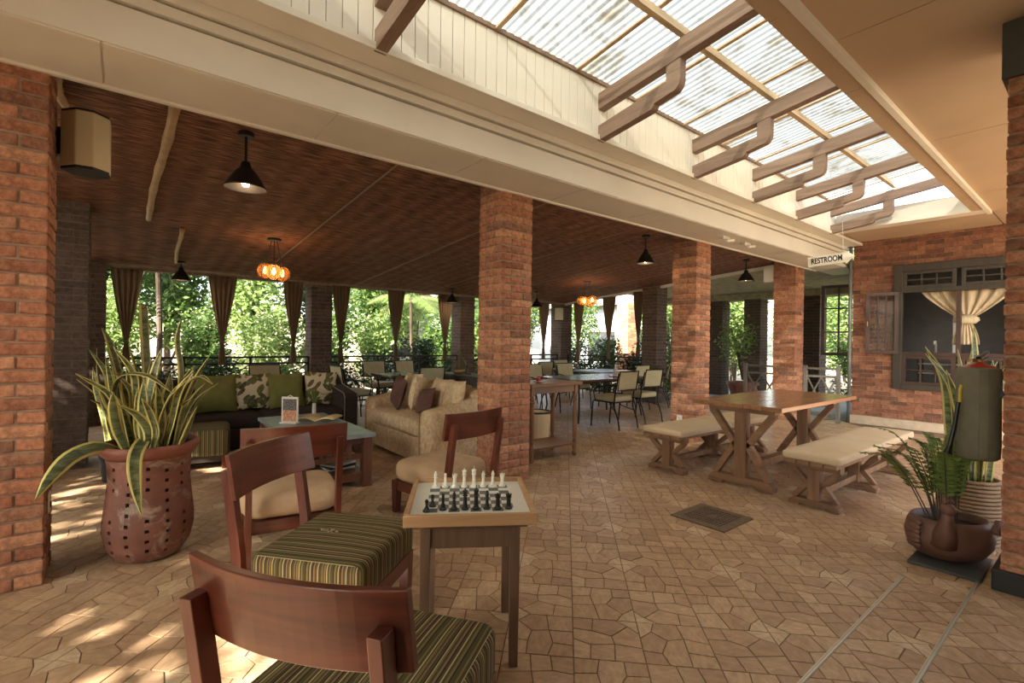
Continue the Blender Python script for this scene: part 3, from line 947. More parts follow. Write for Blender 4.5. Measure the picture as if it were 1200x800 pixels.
# open casement folded back against the bricks, and the other beyond the gate
def casement(name_parent, Wd, Ht, cols, rows, loc, rz, mat):
    c = thing('casement', None, None, loc, rz)
    del_keys = [k for k in c.keys()]
    c.parent = name_parent
    fr = MB(); t = .06
    fr.box(0, Wd, -.02, .02, 0, t); fr.box(0, Wd, -.02, .02, Ht-t, Ht)
    fr.box(0, t, -.02, .02, t, Ht-t); fr.box(Wd-t, Wd, -.02, .02, t, Ht-t)
    for i in range(1, cols):
        x = t+(Wd-2*t)*i/cols; fr.box(x-.013, x+.013, -.014, .014, t, Ht-t)
    for j in range(1, rows):
        z = t+(Ht-2*t)*j/rows; fr.box(t, Wd-t, -.013, .013, z-.013, z+.013)
    fr.build('sash', mat, c, bevel=.003)
    for i in range(cols):
        for j in range(rows):
            a = t+(Wd-2*t)*i/cols; b = t+(Wd-2*t)*(i+1)/cols
            p = t+(Ht-2*t)*j/rows; q = t+(Ht-2*t)*(j+1)/rows
            MB().box(a+.01, b-.01, -.003, .003, p+.01, q-.01).build('pane', M['pane'], c)
    return c
c1 = casement(w1, .47, 1.10, 3, 3, (-.055, wy1-.06, 1.32), math.radians(103), M['sash_wood'])
MB().tube([(.44, .02, .50), (.44, .05, .50), (.44, .05, .58)], .007, 6).build('handle', M['brass'], c1)
# room behind the window: dark interior with shelf, tap and curtain
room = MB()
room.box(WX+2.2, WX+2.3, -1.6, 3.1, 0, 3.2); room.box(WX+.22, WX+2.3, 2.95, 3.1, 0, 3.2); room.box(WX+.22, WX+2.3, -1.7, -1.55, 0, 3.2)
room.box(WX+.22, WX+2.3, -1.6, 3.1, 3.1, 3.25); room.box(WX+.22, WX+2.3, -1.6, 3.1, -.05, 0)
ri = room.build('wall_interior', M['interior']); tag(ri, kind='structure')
sh = thing('shelf', 'white shelf with small items seen through the lower window lights', 'shelf', (WX+.5, 1.9, 0))
MB().box(-.2, .2, -.35, .35, .98, 1.0).build('board', M['shelf_white'], sh); MB().box(-.2, .2, -.35, .35, 1.14, 1.16).build('board', M['shelf_white'], sh)
MB().box(-.2, .2, -.37, -.35, 0, 1.3).build('side_panel', M['dark_wood'], sh); MB().box(-.2, .2, .35, .37, 0, 1.3).build('side_panel', M['dark_wood'], sh)
tp = MB().tube([(0, 0, 0), (0, 0, .2), (-.03, 0, .25), (-.09, 0, .25), (-.11, 0, .2)], .018, 10).build('tap', M['track_metal'], smooth=True, loc=(WX+.35, 2.02, 1.3))
tag(tp, 'chrome tap standing behind the open window', 'tap')
bs = MB().box(-.25, .25, -.35, .35, 0, .04).build('wash_counter', M['dark_wood'], loc=(WX+.5, 1.9, 1.26)); tag(bs, 'dark counter under the tap behind the open window', 'counter')
post = MB().box(-.02, .02, -.02, .02, 0, 1.2).build('shelf_post', M['shelf_white'], loc=(WX+.7, 1.83, 1.0)); tag(post, 'pale slotted upright post inside the dark room', 'post')
# tied cream curtain inside
def tied(u, v, top_w, tie_w, bot_w, h, tie, fold=5, amp=.03):
    # u across, v from top 0 to bottom 1
    zz = -h*v
    if v < tie:
        t = v/tie; w = top_w+(tie_w-top_w)*(t**1.25)
    else:
        t = (v-tie)/(1-tie); w = tie_w+(bot_w-tie_w)*math.sin(t*PI/2)
    x = (u-.5)*w
    a = amp*(.35+.65*min(1, w/top_w*1.6))
    y = a*math.sin(u*fold*2*PI+v*1.5) * (1-.3*v)
    return x, y, zz
def tied_curtain(name, mat, loc, rz, top_w, h, tie, label, cat='curtain', group=None, bot_w=.12, tie_w=.05, knot=True, fold=5):
    c = thing(name, label, cat, loc, rz, group)
    MB().grid(lambda u, v: tied(u, v, top_w, tie_w, bot_w, h, tie, fold), 49, 26).build('drape', mat, c, smooth=True, solid=.004)
    if knot:
        MB().lathe([(.0, -.025), (tie_w*.72, -.02), (tie_w*.8, 0), (tie_w*.72, .02), (0, .025)], 14, (0, 0, -h*tie), caps=False, sy=.8).build('tie_band', mat, c, smooth=True)
    return c
ct = tied_curtain('window_curtain', M['curtain_cream'], (WX+.14, 1.60, 2.42), PI/2, 1.18, .92, .55, 'cream gathered curtain knotted in the open restroom window', bot_w=.34, tie_w=.12, fold=7)
MB().lathe([(0, -.08), (.12, -.07), (.17, -.02), (.16, .03), (.08, .07), (0, .08)], 18, (0, 0, -.50), caps=False, sy=.6).build('knot', M['curtain_cream'], ct, smooth=True)

# ---- lattice gates by the pillar and restroom sign
def lattice_gate(label, loc, rz, Wd, Ht, mat):
    g = thing('lattice_gate', label, 'gate', loc, rz)
    for x in (0.03, Wd-.03): MB().box(x-.03, x+.03, -.03, .03, 0, Ht).build('post', mat, g, bevel=.003)
    for z in (Ht-.05, Ht-.20, .12, .30): MB().box(.06, Wd-.06, -.016, .016, z-.02, z+.02).build('rail', mat, g)
    k = max(2, round(Wd/.36)); z0, z1 = .32, Ht-.22
    for i in range(k):
        a = .06+(Wd-.12)*i/k; b = .06+(Wd-.12)*(i+1)/k
        MB().beam((a, -.01, z0), (b, -.01, z1), .02, .035, (0, 1, 0)).build('brace', mat, g)
        MB().beam((a, .012, z1), (b, .012, z0), .02, .035, (0, 1, 0)).build('brace', mat, g)
    return g
lattice_gate('grey wooden lattice gate between the brick pillar and the restroom wall', (10.45, 3.87, 0), -PI/2, .62, 1.06, M['gate_wood'])
lattice_gate('grey wooden lattice gate left of the gate pillar, before the potted bush', (10.4, 5.02, 0), -PI/2, .74, 1.06, M['gate_wood'])

# ---- RESTROOM arrow sign on two strings
sg = thing('restroom_sign', 'white arrow sign lettered RESTROOM hanging on strings from the ledge', 'sign', (8.25, 2.72, 2.74))
# local: text along -Y (to the right seen from camera), facing -X
poly = [(-.30, -.075), (.20, -.075), (.20, -.10), (.315, 0.0), (.20, .10), (.20, .075), (-.30, .075)]
Tm = Matrix(((0, 0, 1, 0), (-1, 0, 0, 0), (0, 1, 0, 0), (0, 0, 0, 1)))
sgb = MB().prism(poly, -.010, .010, Tm).build('arrow_board', M['sign_white'], sg, bevel=.002)
sgb.rotation_euler = (math.radians(-3), 0, 0)
fc = bpy.data.curves.new('lettering', 'FONT'); fc.body = 'RESTROOM'; fc.size = .115; fc.align_x = 'CENTER'; fc.align_y = 'CENTER'; fc.extrude = .002; fc.offset = .0032
fo = bpy.data.objects.new('tmp_text', fc); COL.objects.link(fo)
bpy.context.view_layer.update()
me = bpy.data.meshes.new_from_object(fo.evaluated_get(bpy.context.evaluated_depsgraph_get()))
bpy.data.objects.remove(fo); me.name = 'lettering'; me.materials.clear(); me.materials.append(M['ink'])
lt = obj('lettering', me, sgb)
lt.matrix_local = Matrix(((0, 0, -1, -.0115), (-1, 0, 0, .045), (0, 1, 0, 0.0), (0, 0, 0, 1))) @ Matrix.Scale(.70, 4, (1, 0, 0))
for y in (.24, -.17):
    MB().tube([(0, y, .06), (0, y+.02, .60)], .003, 5).build('string', M['white_paint'], sg)

# ---- fluorescent tube / small fittings on the soffit
for x, nm in ((6.62, 1), (7.25, 0)):
    g = MB().box(-.09, .09, -.03, .03, -.035, 0)
    g.tube([(-.05, 0, -.035), (-.05, -.05, -.075)], .012, 8); g.tube([(-.05, -.05, -.07), (.08, -.09, -.05)], .02, 8)
    o = g.build('soffit_spotlight', M['white_paint'], loc=(x, 3.5, 2.962), bevel=.003)
    tag(o, 'small white spotlight fitting under the beam soffit above the picnic table', 'light', 'soffit spotlights')

jb = MB().box(-.06, .06, -.10, .10, -.16, .16).build('junction_box', M['soffit_paint'], bevel=.006, loc=(10.08, 4.38, 2.86)); tag(jb, 'cream box fixed at the top of the gate pillar under the ceiling', 'box')
# ---- garden railing along the back (Y) and the dining side (X)
def railing(label, loc, rz, L, Ht=1.07):
    g = thing('railing', label, 'railing', loc, rz)
    n = max(2, round(L/1.15))
    for i in range(n+1):
        x = L*i/n; MB().box(x-.02, x+.02, -.02, .02, 0, Ht).build('post', M['rail_metal'], g)
    for z in (Ht, Ht-.12, .12): MB().box(0, L, -.02, .02, z-.018, z+.018).build('rail', M['rail_metal'], g)
    for i in range(n):
        a, b = L*i/n, L*(i+1)/n
        for (p, q) in ((.14, Ht-.14), (Ht-.14, .14)):
            MB().beam((a+.02, 0, p), (b-.02, 0, q), .016, .03, (0, 1, 0)).build('brace', M['rail_metal'], g)
    return g
railing('dark crossed metal railing behind the brown sofa', (-.2, 10.32, 0), 0, 3.16)
railing('dark crossed metal railing behind the small dining table', (3.4, 10.32, 0), 0, 3.12)
railing('dark crossed metal railing behind the console with the vase', (6.95, 10.32, 0), 0, 3.02)
railing('dark metal railing in front of the hedge at the dining tables', (10.25, 10.15, 0), -PI/2, 2.78)
# head rails
hr = MB().box(-.3, 10.3, 10.18, 10.24, 2.53, 2.58).build('trim_5', M['rafter_wood']); tag(hr, kind='structure')
mb = MB(); mb.box(10.12, 10.2, 4.3, 10.2, 0, .06)
mb.v = [(x, y, z+ceil_z(y)-.1) for x, y, z in mb.v]
hr2 = mb.build('trim_6', M['white_paint']); tag(hr2, kind='structure')
# ---- tied curtains
for i, (xc, wd, sf) in enumerate(((.05, .42, 'beside the far left pillar'), (1.41, .45, 'over the sofa, between two open bays'), (2.62, .40, 'left of the pillar behind the sofa cushions'), (3.55, .38, 'right of the pillar behind the sofa cushions'), (4.78, .42, 'behind the small dining table'), (6.05, .42, 'behind the pendant lamp near the vase'), (7.2, .36, 'just behind the brick pillar of the lounge'))):
    tied_curtain('tied_curtain', M['curtain'], (xc, 10.13, 2.54), 0, wd, 1.6, .74, 'brown tied curtain on the garden side '+sf, group='tied curtains round the open room')
for i, (yc, wd, sf) in enumerate(((10.75, .4, 'left of the grey corner pillar'), (9.6, .42, 'right of the grey corner pillar'), (8.5, .46, 'over the middle of the hedge'), (7.55, .34, 'against the dark brown pillar'))):
    yy = min(yc, 9.95)
    xx = 9.75 if yc > 10 else 10.1
    if yc > 10:
        tied_curtain('tied_curtain', M['curtain'], (9.25, 10.13, 2.54), 0, wd, 1.6, .74, 'brown tied curtain on the garden side '+sf, group='tied curtains round the open room')
    else:
        tied_curtain('tied_curtain', M['curtain'], (xx, yy, ceil_z(yy)-.10), PI/2, wd, 1.65, .72, 'light brown tied curtain on the dining side '+sf, group='tied curtains round the open room')
# ================================================================== FURNITURE
# ---- low lounge chairs with curved wooden backs
def lounge_chair(label, loc, deg, fabric, corner=.036, group=None):
    t = thing('lounge_chair', label, 'chair', loc, math.radians(deg), group)
    W_, D_ = .62, .58
    rbox(D_, W_, .175, corner, .018 if corner > .05 else .01).build('seat_cushion', fabric, t, smooth=True, loc=(0, 0, .268))
    fr = MB()
    for s in (-1, 1): fr.box(-.345, .27, s*.272-.016, s*.272+.016, .19, .272)
    fr.box(.245, .277, -.27, .27, .19, .272); fr.box(-.277, -.245, -.27, .27, .19, .272)
    fr.box(-.26, .26, -.28, .28, .25, .270)
    fr.build('seat_frame', M['chair_wood'], t, bevel=.004)
    for s in (-1, 1):
        l = MB()
        a, b = .034, .024
        x, y = .245, s*.27
        l.add([(x-b+.006, y-b, 0), (x+b+.006, y-b, 0), (x+b+.006, y+b, 0), (x-b+.006, y+b, 0), (x-a, y-a, .272), (x+a, y-a, .272), (x+a, y+a, .272), (x-a, y+a, .272)],
              [(3, 2, 1, 0), (4, 5, 6, 7), (0, 1, 5, 4), (1, 2, 6, 5), (2, 3, 7, 6), (3, 0, 4, 7)])
        l.build('front_leg', M['chair_wood_up'], t, bevel=.004)
        p = MB()
        pts = [(-.365, 0.0), (-.362, .22), (-.375, .42), (-.437, .81)]
        for (xa, za), (xb, zb) in zip(pts[:-1], pts[1:]):
            o = len(p.v)
            y = s*.262
            hw, hd = .019, .027
            p.add([(xa-hd, y-hw, za), (xa+hd, y-hw, za), (xa+hd, y+hw, za), (xa-hd, y+hw, za), (xb-hd, y-hw, zb), (xb+hd, y-hw, zb), (xb+hd, y+hw, zb), (xb-hd, y+hw, zb)],
                  [(0, 1, 5, 4), (1, 2, 6, 5), (2, 3, 7, 6), (3, 0, 4, 7)] + ([(3, 2, 1, 0)] if za == 0 else []) + ([(4, 5, 6, 7)] if zb > .75 else []))
        p.build('back_post', M['chair_wood_up'], t, bevel=.003)
    # curved back panel
    pb = MB()
    n = 17
    def P(i, z, off):
        y = -.312 + .624*i/(n-1)
        x = -.352 - .20*(z-.66) - .055*(1-(y/.312)**2) + off
        return (x, y, z)
    rows = [(.685, .011), (.895, .011), (.895, -.015), (.685, -.015)]
    for z, off in rows: pb.v += [P(i, z, off) for i in range(n)]
    for r in range(4):
        for i in range(n-1):
            a, b = r*n+i, ((r+1) % 4)*n+i
            pb.f.append((a, a+1, b+1, b)); pb.mi.append(0)
    pb.f += [(0, n, 2*n, 3*n), (4*n-1, 3*n-1, 2*n-1, n-1)]; pb.mi += [0, 0]
    pb.build('back_panel', M['chair_wood'], t, bevel=.004)
    return t
chA = lounge_chair('striped lounge chair with an untorn seat, pulled up to the chess table', (.655, 1.47, 0), 35, M['stripes'])
chB = lounge_chair('striped lounge chair with a small tear in its seat, beside the chess table', (.885, 2.50, 0), -50, M['stripes'])
chC = lounge_chair('beige lounge chair in front of the brick pillar, facing the pale sofa', (2.13, 3.60, 0), 101, M['beige_fabric'], .07)
chD = lounge_chair('beige lounge chair facing the coffee table, behind the torn striped chair', (.94, 3.66, 0), 80, M['beige_fabric'], .085)
# frayed tear on chair B
mb = MB()
rd = random.Random(2)
for i in range(9):
    a = (-.10+i*.011, -.02+rd.uniform(-.012, .012), .466); b = (a[0]+rd.uniform(-.02, .02), a[1]+rd.uniform(-.02, .02), .466)
    mb.tube([a, b], .004, 5)
mb.build('frayed_tear', M['piping'], chB)

# ---- chess table, tray, board and pieces
ct_ = thing('chess_table', 'small square wooden side table carrying the chess board tray', 'table', (1.315, 1.95, 0), math.radians(-33))
MB().box(-.245, .25, -.235, .305, .635, .662).build('table_top', M['chess_wood'], ct_, bevel=.004)
for x in (-.195, .20):
    for y in (-.185, .25):
        l = MB(); a, b = .022, .019
        l.add([(x-b, y-b, 0), (x+b, y-b, 0), (x+b, y+b, 0), (x-b, y+b, 0), (x-a, y-a, .636), (x+a, y-a, .636), (x+a, y+a, .636), (x-a, y+a, .636)],
              [(3, 2, 1, 0), (4, 5, 6, 7), (0, 1, 5, 4), (1, 2, 6, 5), (2, 3, 7, 6), (3, 0, 4, 7)])
        l.build('leg', M['chess_wood'], ct_, bevel=.002)
for (a, b, c, d) in ((-.18, .185, -.197, -.177), (-.18, .185, .242, .262), (-.205, -.185, -.165, .23), (.19, .21, -.165, .23)):
    MB().box(a, b, c, d, .535, .636).build('apron', M['chess_wood'], ct_, bevel=.002)
trz = math.radians(-32.5)
bd = thing('chess_board', 'pale chess board in a light wooden tray on the small side table', 'board game', (1.315, 1.95, .662), trz)
h = .285; t_ = .022
for (a, b, c, d) in ((-h, h, -h, -h+t_), (-h, h, h-t_, h), (-h, -h+t_, -h+t_, h-t_), (h-t_, h, -h+t_, h-t_)):
    MB().box(a, b, c, d, 0, .05).build('tray_side', M['tray_wood'], bd, bevel=.003)
MB().box(-h+t_-.002, h-t_+.002, -h+t_-.002, h-t_+.002, .002, .03).build('board', M['board_white'], bd)
sq = .049
sqm = MB().box(-sq/2, sq/2, -sq/2, sq/2, 0, .0012).mesh('dark_square', M['board_dark'])
bz = .662+.0312
for i in range(8):
    for j in range(8):
        if (i+j) % 2 == 0:
            obj('dark_square', sqm, bd, loc=((i-3.5)*sq, (j-3.5)*sq+.004, .030))
base = [(.0, 0), (.017, 0), (.018, .006), (.013, .010), (.011, .014)]
PR = {
 'pawn': base+[(.0065, .022), (.0055, .032), (.009, .034), (.006, .036), (.0085, .042), (.0085, .047), (.005, .053), (0, .054)],
 'rook': base+[(.010, .026), (.009, .046), (.0125, .050), (.0125, .062), (.009, .062), (.009, .056), (0, .056)],
 'bishop': base+[(.008, .026), (.0065, .046), (.011, .049), (.0065, .052), (.0095, .062), (.006, .074), (.003, .078), (.0042, .081), (0, .084)],
 'queen': base+[(.009, .028), (.0075, .058), (.013, .062), (.008, .066), (.0125, .084), (.008, .086), (.004, .088), (.0045, .092), (0, .095)],
 'king': base+[(.010, .028), (.008, .062), (.0135, .066), (.009, .070), (.0125, .086), (.007, .090), (0, .091)],
 'knight': base+[(.011, .022), (.010, .026), (0, .027)]}
PM = {}
def piece_mesh(kind, m):
    if (kind, m) in PM: return PM[kind, m]
    mb = MB().lathe([(max(r, .0001), z) for r, z in PR[kind]], 16)
    if kind == 'king':
        mb.box(-.002, .002, -.002, .002, .088, .108); mb.box(-.0065, .0065, -.002, .002, .096, .101)
    if kind == 'rook':
        for k in range(4):
            a = k*PI/2; mb.box(-.004, .004, -.0025, .0025, .061, .067, Matrix.Translation((.0105*math.cos(a), .0105*math.sin(a), 0)) @ Matrix.Rotation(a+PI/2, 4, 'Z'))
    if kind == 'knight':
        prof = [(-.009, .024), (.009, .024), (.007, .036), (.004, .044), (.014, .046), (.016, .054), (.006, .064), (.002, .072), (-.003, .066), (-.010, .058), (-.012, .042)]
        mb.prism(prof, -.006, .006, Matrix(((1, 0, 0, 0), (0, 0, 1, 0), (0, 1, 0, 0), (0, 0, 0, 1))))
    PM[kind, m] = mb.mesh('chess_'+kind, M[m]); 
    return PM[kind, m]
bmx = Matrix.Translation((1.315, 1.95, 0)) @ Matrix.Rotation(trz, 4, 'Z')
def place_piece(kind, colr, i, j, extra, dx=0, dy=0):
    p = bmx @ Vector(((i-3.5)*sq+dx, (j-3.5)*sq+.004+dy, 0))
    o = obj('chess_'+kind, piece_mesh(kind, colr+'_piece'), None, smooth=False, loc=(p.x, p.y, bz))
    o.rotation_euler = (0, 0, trz + (PI/2 if colr == 'black' else -PI/2))
    tag(o, colr+' '+extra, 'chess piece', colr+' chess pieces on the board')
for i, (k, e) in enumerate((('bishop', 'bishop at the outer end of its row, next to a knight'), ('knight', 'knight between a bishop and a rook'), ('rook', 'rook between the knight and the queen'), ('queen', 'queen in the middle of its back row'), ('king', 'king with a cross in its back row'), ('bishop', 'bishop directly beside the king'), ('bishop', 'bishop standing beside the end rook'), ('rook', 'rook at the outer end of its row'))):
    place_piece(k, 'white', i, 7, e)
place_piece('pawn', 'black', 0, 0, 'pawn standing on the board border', -.022, -.012)
for i, (k, e) in enumerate((('pawn', 'pawn one square ahead of its row'), ('knight', 'knight in the front row'), ('bishop', 'bishop between knight and queen'), ('queen', 'queen in the middle of its row'), ('king', 'king with a cross'), ('bishop', 'bishop beside the king'), ('rook', 'rook next to the bishop'), ('rook', 'rook at the corner of the board'))):
    place_piece(k, 'black', i, 1 if i == 0 else 0, e, 0, .006)

# ---- picnic table and benches
def trestle(parent, x, yc, half, top, post_w=.11, beam=.10, tk=.07):
    tr = thing('trestle', None, None, (x, yc, 0)); tr.parent = parent
    prof = [(-half, 0), (-half*.55, 0), (-half*.5, .028), (half*.5, .028), (half*.55, 0), (half, 0), (half, beam*.55), (half-.05, beam), (-half+.05, beam), (-half, beam*.55)]
    Tm = Matrix(((0, 0, 1, 0), (1, 0, 0, 0), (0, 1, 0, 0), (0, 0, 0, 1)))
    MB().prism(prof, -.055, .055, Tm).build('foot', M['picnic_wood_x'], tr, bevel=.008)
    MB().box(-.05, .05, -post_w/2, post_w/2, beam, top).build('post', M['picnic_wood'], tr, bevel=.006)
    m = (top+beam)/2
    for s in (-1, 1):
        MB().beam((0, s*half*.84, beam-.005), (0, s*post_w*.42, m+.02), tk, tk*.9).build('brace', M['picnic_wood_x'], tr, bevel=.005)
        MB().beam((0, s*half*.96, top+.005), (0, s*post_w*.42, m-.02), tk, tk*.9).build('brace', M['picnic_wood_x'], tr, bevel=.005)
    MB().box(-.05, .05, -half*1.02, half*1.02, top, top+.055).build('bearer', M['picnic_wood_x'], tr, bevel=.005)
    return tr
pt = thing('picnic_table', 'large rustic wooden table with crossed trestle legs between two benches', 'table', (5.8, 2.41, 0))
for k in range(5):
    y = -.46+.184*k
    MB().box(-1.02, 1.03, y+.0015, y+.1825, .815, .86).build('plank', M['picnic_top'], pt, bevel=.004)
trestle(pt, -.83, 0, .33, .76, .12)
trestle(pt, .72, 0, .33, .76, .12)
MB().box(-.80, .70, -.045, .045, .14, .22).build('stretcher', M['picnic_wood_x'], pt, bevel=.006)
def bench(label, loc, deg, L, D):
    b = thing('picnic_bench', label, 'bench', loc, math.radians(deg), 'cushioned picnic benches')
    n = 4
    for k in range(n):
        y = -D/2+.01+(D-.02)*k/n
        MB().box(-L/2, L/2, y+.004, y+(D-.02)/n-.004, .392, .425).build('slat', M['picnic_wood_x'], b, bevel=.004)
    trestle(b, -L/2+.14, 0, D*.46, .345, .10, .07, .055)
    trestle(b, L/2-.14, 0, D*.46, .345, .10, .07, .055)
    trestle(b, 0.0, 0, D*.46, .345, .10, .07, .055)
    MB().box(-L/2+.16, L/2-.16, -.03, .03, .09, .15).build('stretcher', M['picnic_wood_x'], b, bevel=.004)
    for i, s in enumerate((-1, 1)):
        c = rbox(L/2-.002, D+.02, .07, .024, .008).build('cushion', M['bench_fabric'], None, smooth=True)
        c.parent = b; c.location = (s*L/4, 0, .424)
    return b
bench('wooden bench with flat beige cushions between the picnic table and the fern pot', (5.87, 1.685, 0), -.5, 2.30, .45)
bench('wooden bench with flat beige cushions between the picnic table and the brick pillar', (5.83, 3.20, 0), -.5, 2.20, .50)

# ---- floor drain grate and floor tracks
gr = thing('drain_grate', 'square metal drain grate set in the flagstone floor', 'grate', (3.865, 2.12, 0))
MB().box(-.24, .24, -.235, .235, -.004, .002).build('pit', M['grate_metal'], gr)
for (a, b, c, d) in ((-.24, .24, -.235, -.175), (-.24, .24, .175, .235), (-.24, -.175, -.175, .175), (.175, .24, -.175, .175)):
    MB().box(a, b, c, d, .0, .010).build('frame_bar', M['grate_metal'], gr, bevel=.002)
for k in range(13):
    y = -.168+.028*k
    MB().box(-.176, .176, y-.006, y+.006, .001, .009).build('bar', M['grate_metal'], gr)
for k in range(9):
    x = -.16+.04*k
    MB().box(x-.003, x+.003, -.176, .176, .001, .007).build('cross_bar', M['grate_metal'], gr)
MB().box(-.05, .05, -.025, .025, .004, .011).build('lift_plate', M['grate_metal'], gr, bevel=.002)
for y, x1, l in ((.84, 3.85, 'pale metal floor strip running toward the drain side of the fern pot'), (.535, 4.285, 'pale metal floor strip ending at the slab under the fern pot')):
    g = MB().box(0, 1, -.008, -.003, 0, .009).box(0, 1, .003, .008, 0, .009).box(0, 1, -.004, .004, 0, .005)
    g.v = [(-.6+(x1+.6)*v[0], v[1]+y, v[2]) for v in g.v]
    o = g.build('floor_track', M['track_metal']); tag(o, l, 'floor strip')

# ---- beige sofa (faces -X) with loose pillows
sf = thing('beige_sofa', 'pale gold patterned two seat sofa beside the brick pillar', 'sofa', (3.06, 5.63, 0), PI)
Wd = 1.78
rbox(.90, Wd-.06, .30, .04).build('base', M['damask'], sf, smooth=True, loc=(.0, 0, .05))
for x in (-.38, .40):
    for y in (-.8, .8): MB().lathe([(.02, 0), (.028, .07)], 10, (x, y, 0)).build('foot', M['dark_wood'], sf)
rbox(.72, Wd-.42, .20, .06, .025).build('seat_cushion', M['damask'], sf, smooth=True, loc=(.11, 0, .33))
for s in (-1, 1):
    a = rbox(.93, .24, .62, .09, .01).build('arm', M['damask'], None, smooth=True)
    me = a.data
    for v in me.vertices:
        if v.co.z > .3: v.co.z += max(0, (.1-v.co.x))*.26
        v.co.z *= 1.0
    a.parent = sf; a.location = (-.0, s*(Wd/2-.12), .05)
bk = rbox(.24, Wd-.1, .82, .09, .01)
bk.v = [(x, y, z*(1-.10*(abs(y)/(Wd/2))**2)) for x, y, z in bk.v]
bk.build('backrest', M['damask'], sf, smooth=True, loc=(-.36, 0, .08))
def loose(name, label, mat, parent_loc, w, h, d, rz, ry, rx=0, cat='cushion', group=None):
    o = pillow(w, h, d).build(name, mat, smooth=True)
    o.rotation_euler = Euler((rx, ry, rz), 'XYZ'); o.location = parent_loc
    # rotation order: tilt back (ry) and roll (rx) in the pillow's frame, then heading (rz)
    o.rotation_euler = (Matrix.Rotation(rz, 4, 'Z') @ Matrix.Rotation(ry, 4, 'Y') @ Matrix.Rotation(rx, 4, 'X')).to_euler()
    tag(o, label, cat, group)
    return o
zs = .535
loose('scatter_cushion', 'pale gold cushion standing at the far end of the beige sofa', M['damask'], (3.04, 6.10, zs+.01), .46, .46, .16, PI, -.30, 0, group='pale gold sofa cushions')
loose('scatter_cushion', 'pale gold cushion leaning between the two brown cushions, turned edge on', M['damask'], (2.94, 5.62, zs+.01), .46, .44, .20, PI-.75, -.12, .12, group='pale gold sofa cushions')
loose('scatter_cushion', 'pale gold cushion behind the lower brown cushion', M['damask'], (3.05, 5.30, zs+.01), .44, .44, .16, PI, -.28, 0, group='pale gold sofa cushions')
loose('scatter_cushion', 'pale gold cushion partly hidden by the brick pillar', M['damask'], (3.05, 5.0, zs+.01), .38, .44, .16, PI, -.28, 0, group='pale gold sofa cushions')
loose('scatter_cushion', 'dark brown cushion leaning at the far end of the beige sofa', M['brown_fabric'], (2.80, 5.96, zs+.03), .40, .42, .13, PI-.15, -.22, -.22)
loose('scatter_cushion', 'small brown cushion tilted against the sofa arm near the pillar', M['brown_fabric'], (2.84, 5.26, zs+.02), .40, .32, .12, PI-.1, -.32, .15)

# ---- dark sofa (faces -Y) with green and leaf print cushions
ds = thing('dark_sofa', 'long dark brown sofa with cream piping in front of the garden railing', 'sofa', (1.48, 7.38, 0), -PI/2)
Wd = 2.44
rbox(.86, Wd, .24, .03).build('base', M['dark_fabric'], ds, smooth=True, loc=(0, 0, .05))
for s in (-1, 1):
    rbox(.70, (Wd-.36)/2-.004, .16, .045, .012).build('seat_cushion', M['dark_fabric'], ds, smooth=True, loc=(.07, s*(Wd-.36)/4, .28))
bk = rbox(.2, Wd-.3, .66, .06).build('backrest', M['dark_fabric'], ds, smooth=True, loc=(-.33, 0, .22))
for s in (-1, 1):
    prof = [(-.44, .05), (.44, .05), (.44, .60), (.40, .66), (.30, .68), (-.2, .74), (-.36, .86), (-.44, .90)]
    Tm = Matrix(((1, 0, 0, 0), (0, 0, 1, s*(Wd/2-.10)), (0, 1, 0, 0), (0, 0, 0, 1)))
    a = MB().prism(prof, -.10, .10, Tm).build('arm', M['dark_fabric'], ds, bevel=.03)
    for k in (-1, 1):
        MB().tube([(x, s*(Wd/2-.10)+k*.098, z) for x, z in prof[1:]], .006, 6).build('piping', M['piping'], a)
for x in (-.36, .36):
    for y in (-1.1, 1.1): MB().box(x-.03, x+.03, y-.03, y+.03, 0, .06).build('foot', M['dark_wood'], ds)
zs = .452
for i, (x, mt, w, l, ry, rx) in enumerate(((.98, 'green_fabric', .50, 'plain olive green cushion at the end of the dark sofa near the snake plant', -.25, .0),
        (1.42, 'leaf_print', .48, 'leaf print cushion between the two plain green cushions', -.2, .0),
        (1.86, 'green_fabric', .48, 'plain olive green cushion between the two leaf print cushions', -.22, .03),
        (2.34, 'leaf_print', .48, 'leaf print cushion beside the sofa arm', -.2, -.05))):
    loose('scatter_cushion', l, M[mt], (x, 7.44+.05*(i % 2), zs), w, .50, .15, -PI/2, ry, rx)
# ---- striped stool by the pot
st = thing('striped_stool', 'square stool with striped upholstery between the terracotta pot and the dark sofa', 'stool', (.70, 6.48, 0), math.radians(-8))
rbox(.58, .62, .30, .05, .012).build('seat_cushion', M['stripes'], st, smooth=True, loc=(0, 0, .14))
MB().box(-.25, .25, -.27, .27, .08, .15).build('frame', M['dark_wood'], st)
for x in (-.24, .24):
    for y in (-.26, .26): MB().box(x-.028, x+.028, y-.028, y+.028, 0, .15).build('leg', M['chair_wood_up'], st, bevel=.004)

